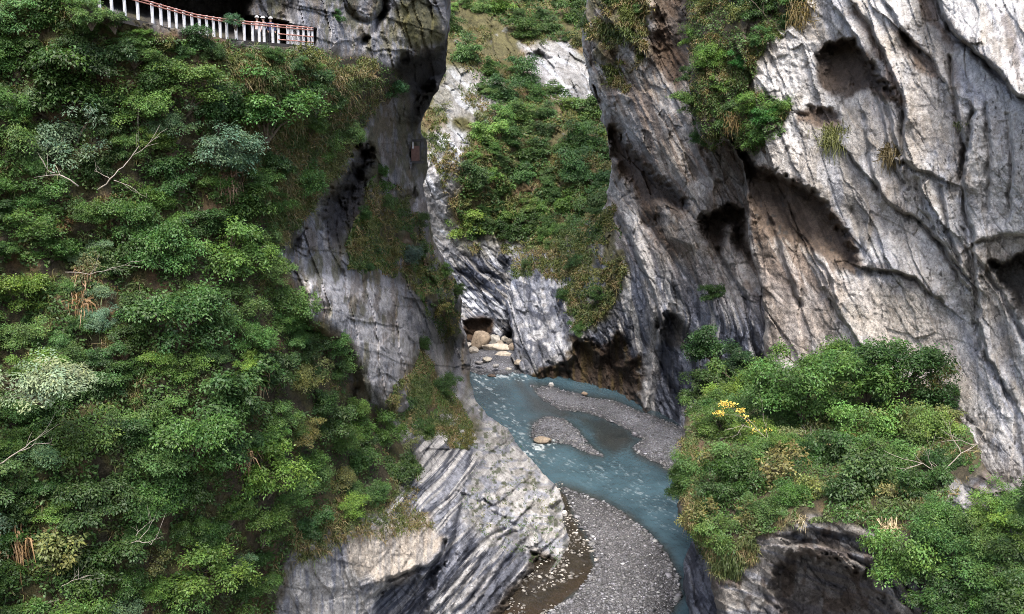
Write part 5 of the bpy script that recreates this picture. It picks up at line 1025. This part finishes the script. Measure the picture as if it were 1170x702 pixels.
for x in (100, 114, 128, 143, 158, 174.6, 184.4, 193.8, 202, 211, 220, 228.5, 236.7, 244.6, 252, 259.5, 270, 279.5, 289, 296.5, 302, 312, 318.5, 329, 334, 341, 347, 353, 357):
    if p_me is None: o = pst.build('post', M_WHITE, rl, bevel=0.008); p_me = o.data
    else: o = link('post', p_me, None, rl)
    o.location = dp(x) - rl.location; o.rotation_euler.z = R(-20)
for h, x0, x1, r_ in ((0.98, 92, 358, 0.04), (0.86, 92, 358, 0.032), (0.5, 318, 358, 0.03), (0.2, 318, 358, 0.03)):
    m = MB(); m.tube([dp(x, -0.1, h) - rl.location for x in range(x0, x1 + 1, 7)] + [dp(x1, -0.1, h) - rl.location], r_, 8); m.build('rail', M_RED, rl, smooth=True)

M_SKIN = plain('skin', (0.42, 0.26, 0.19), 0.6, 0.08, 8); M_HELM = plain('helmet_shell', (0.75, 0.75, 0.75), 0.3, 0.05, 4); M_TROU = plain('dark_trousers', (0.03, 0.03, 0.04), 0.8, 0.2, 9)
def person(foot, face, shirt, label, h=1.66, step=0.1):
    root = empty('person', foot); root.rotation_euler.z = face; tag(root, label, 'person', 'helmeted people behind the railing')
    J = {'pelvis': (0, 0, .93), 'waist': (0, .01, 1.06), 'chest': (0, 0, 1.27), 'neck': (0, .01, 1.44), 'head0': (0, -.005, 1.53), 'head1': (0, -.01, 1.63)}
    E = [('pelvis', 'waist'), ('waist', 'chest'), ('chest', 'neck'), ('neck', 'head0'), ('head0', 'head1')]
    Rr = {'pelvis': (.15, .11), 'waist': (.135, .1), 'chest': (.165, .115), 'neck': (.055, .055), 'head0': (.072, .085), 'head1': (.075, .09)}
    for s, t in ((-1, 'l'), (1, 'r')):
        J.update({'sh' + t: (s * .19, 0, 1.38), 'el' + t: (s * .25, .03, 1.12), 'wr' + t: (s * .22, -.12, .93), 'hd' + t: (s * .20, -.18, .87), 'hip' + t: (s * .09, 0, .86), 'kn' + t: (s * .1, -.02 - step * s, .48), 'an' + t: (s * .1, .03 - step * s, .09), 'to' + t: (s * .12, -.13 - step * s, .04)})
        E += [('chest', 'sh' + t), ('sh' + t, 'el' + t), ('el' + t, 'wr' + t), ('wr' + t, 'hd' + t), ('pelvis', 'hip' + t), ('hip' + t, 'kn' + t), ('kn' + t, 'an' + t), ('an' + t, 'to' + t)]
        Rr.update({'sh' + t: (.065, .065), 'el' + t: (.045, .045), 'wr' + t: (.032, .03), 'hd' + t: (.04, .022), 'hip' + t: (.095, .1), 'kn' + t: (.062, .062), 'an' + t: (.042, .042), 'to' + t: (.04, .03)})
        for k in range(5):
            a = 'hd' + t; b_ = f'f{t}{k}'; L_ = (.06, .085, .092, .086, .068)[k]
            J[b_] = (s * (.20 + (-.045 if k == 0 else .0)) , -.18 - (.03 if k == 0 else L_ * .6) + 0.0, .87 - L_ * .7 + (k - 2) * .006) if k == 0 else (s * (.185 + .012 * k), -.18 - L_ * .55, .87 - L_ * .75); Rr[b_] = (.009, .009); E.append((a, b_))
    names = list(J); me = bpy.data.meshes.new('body'); k_ = h / 1.74
    me.from_pydata([Vector(J[n_]) * k_ for n_ in names], [(names.index(a), names.index(b_)) for a, b_ in E], [])
    o = bpy.data.objects.new('body', me); COL.objects.link(o); md = o.modifiers.new('s', 'SKIN'); md.use_smooth_shade = True
    for i, n_ in enumerate(names): me.skin_vertices[0].data[i].radius = (Rr[n_][0] * k_, Rr[n_][1] * k_)
    me.skin_vertices[0].data[0].use_root = True; sb = o.modifiers.new('d', 'SUBSURF'); sb.levels = 1; sb.render_levels = 1
    dg = bpy.context.evaluated_depsgraph_get(); me2 = bpy.data.meshes.new_from_object(o.evaluated_get(dg)); bpy.data.objects.remove(o)
    me2.materials.clear()
    for m_ in (M_SKIN, shirt, M_TROU): me2.materials.append(m_)
    for pl in me2.polygons:
        c_ = pl.center / k_; pl.material_index = 2 if c_.z < .95 and abs(c_.x) < .19 - .0 else (1 if c_.z < 1.45 and c_.z > .93 else 0)
    b_ = link('body', me2, None, root)
    hm = MB()
    for i in range(7):
        pass
    bm = bmesh.new(); bmesh.ops.create_uvsphere(bm, u_segments=20, v_segments=12, radius=.125 * k_)
    bmesh.ops.delete(bm, geom=[v_ for v_ in bm.verts if v_.co.z < -.02], context='VERTS')
    for v_ in bm.verts:
        v_.co.y *= 1.15
        if v_.co.z < .012: v_.co.x *= 1.12; v_.co.y *= 1.14 if v_.co.y > 0 else 1.3
    for f_ in bm.faces: f_.smooth = True
    m3 = bpy.data.meshes.new('helmet'); bm.to_mesh(m3); bm.free(); hh = link('helmet', m3, M_HELM, root); hh.location = Vector((0, -.01, 1.655)) * k_
    for nm, pos, sz, mt in (('nose', (0, -.105, 1.575), (.014, .02, .022), M_SKIN), ('eye', (-.032, -.088, 1.605), (.012, .008, .008), M_TROU), ('eye', (.032, -.088, 1.605), (.012, .008, .008), M_TROU), ('mouth', (0, -.088, 1.535), (.024, .008, .006), M_RED), ('ear', (-.083, 0, 1.585), (.012, .022, .032), M_SKIN), ('ear', (.083, 0, 1.585), (.012, .022, .032), M_SKIN)):
        bm = bmesh.new(); bmesh.ops.create_icosphere(bm, subdivisions=2, radius=1.0)
        for v_ in bm.verts: v_.co = Vector((v_.co.x * sz[0], v_.co.y * sz[1], v_.co.z * sz[2])) * k_
        m4 = bpy.data.meshes.new(nm); bm.to_mesh(m4); bm.free(); e_ = link(nm, m4, mt, root); e_.location = Vector(pos) * k_
    return root
def stand(px, back):
    """deck point lying on the sight line of column px, some metres behind the railing"""
    best = min((abs(585 + F * (q := dp(x, back)).x / (q.y * CP - (q.z - CAMZ) * SP) - px), x) for x in np.arange(250, 357, 0.5)); return dp(best[1], back)
person(stand(294.5, 2.0), R(10), plain('pink_shirt', (0.55, 0.38, 0.36), 0.8, 0.1, 9), 'person in pale pink top and white helmet, left of the three', 1.60)
person(stand(301.5, 2.1), R(-30), plain('grey_shirt', (0.10, 0.10, 0.13), 0.8, 0.1, 9), 'person in grey top and white helmet, middle of the three', 1.62)
person(stand(310, 2.0), R(25), plain('navy_shirt', (0.02, 0.03, 0.09), 0.8, 0.1, 9), 'person in navy blue top and white helmet, right of the three', 1.62)

lk = empty('lookout', V(471, 186, dl(ML, 471, 176, 0.5))); tag(lk, 'small roofed lookout box perched on the shaded gorge wall', 'lookout')
_D = dl(ML, 471, 176, 0.5); _u = _D / F; ex = Vector((1, 0, 0)); M_RB = plain('reddish_wood', (0.16, 0.09, 0.075), 0.8, 0.3, 3); M_DK = plain('dark_slab', (0.05, 0.048, 0.05), 0.8, 0.3, 3)
def lkb(nm, x0, x1, y0, y1, d, mat, dz=0.0):
    m = MB(); c = V((x0 + x1) / 2, (y0 + y1) / 2, _D + dz) - lk.location; m.box(c, ex * (x1 - x0) / 2 * _u, Vector((0, d, 0)), Vector((0, 0, (y1 - y0) / 2 * _u))); m.build(nm, mat, lk, bevel=0.02)
lkb('roof', 461, 483, 159.5, 162, 1.1, M_DK); lkb('floor', 460, 484, 184, 187, 1.2, M_DK); lkb('back_wall', 462, 470, 162.2, 183.8, 0.2, M_DK, 0.6); lkb('wall', 470.5, 479, 167, 183.8, 0.6, M_RB); lkb('post', 471, 472.6, 162.2, 170, 0.1, M_WHITE, -0.8); lkb('post', 480, 481.4, 162.2, 183.8, 0.08, M_DK, -0.5)
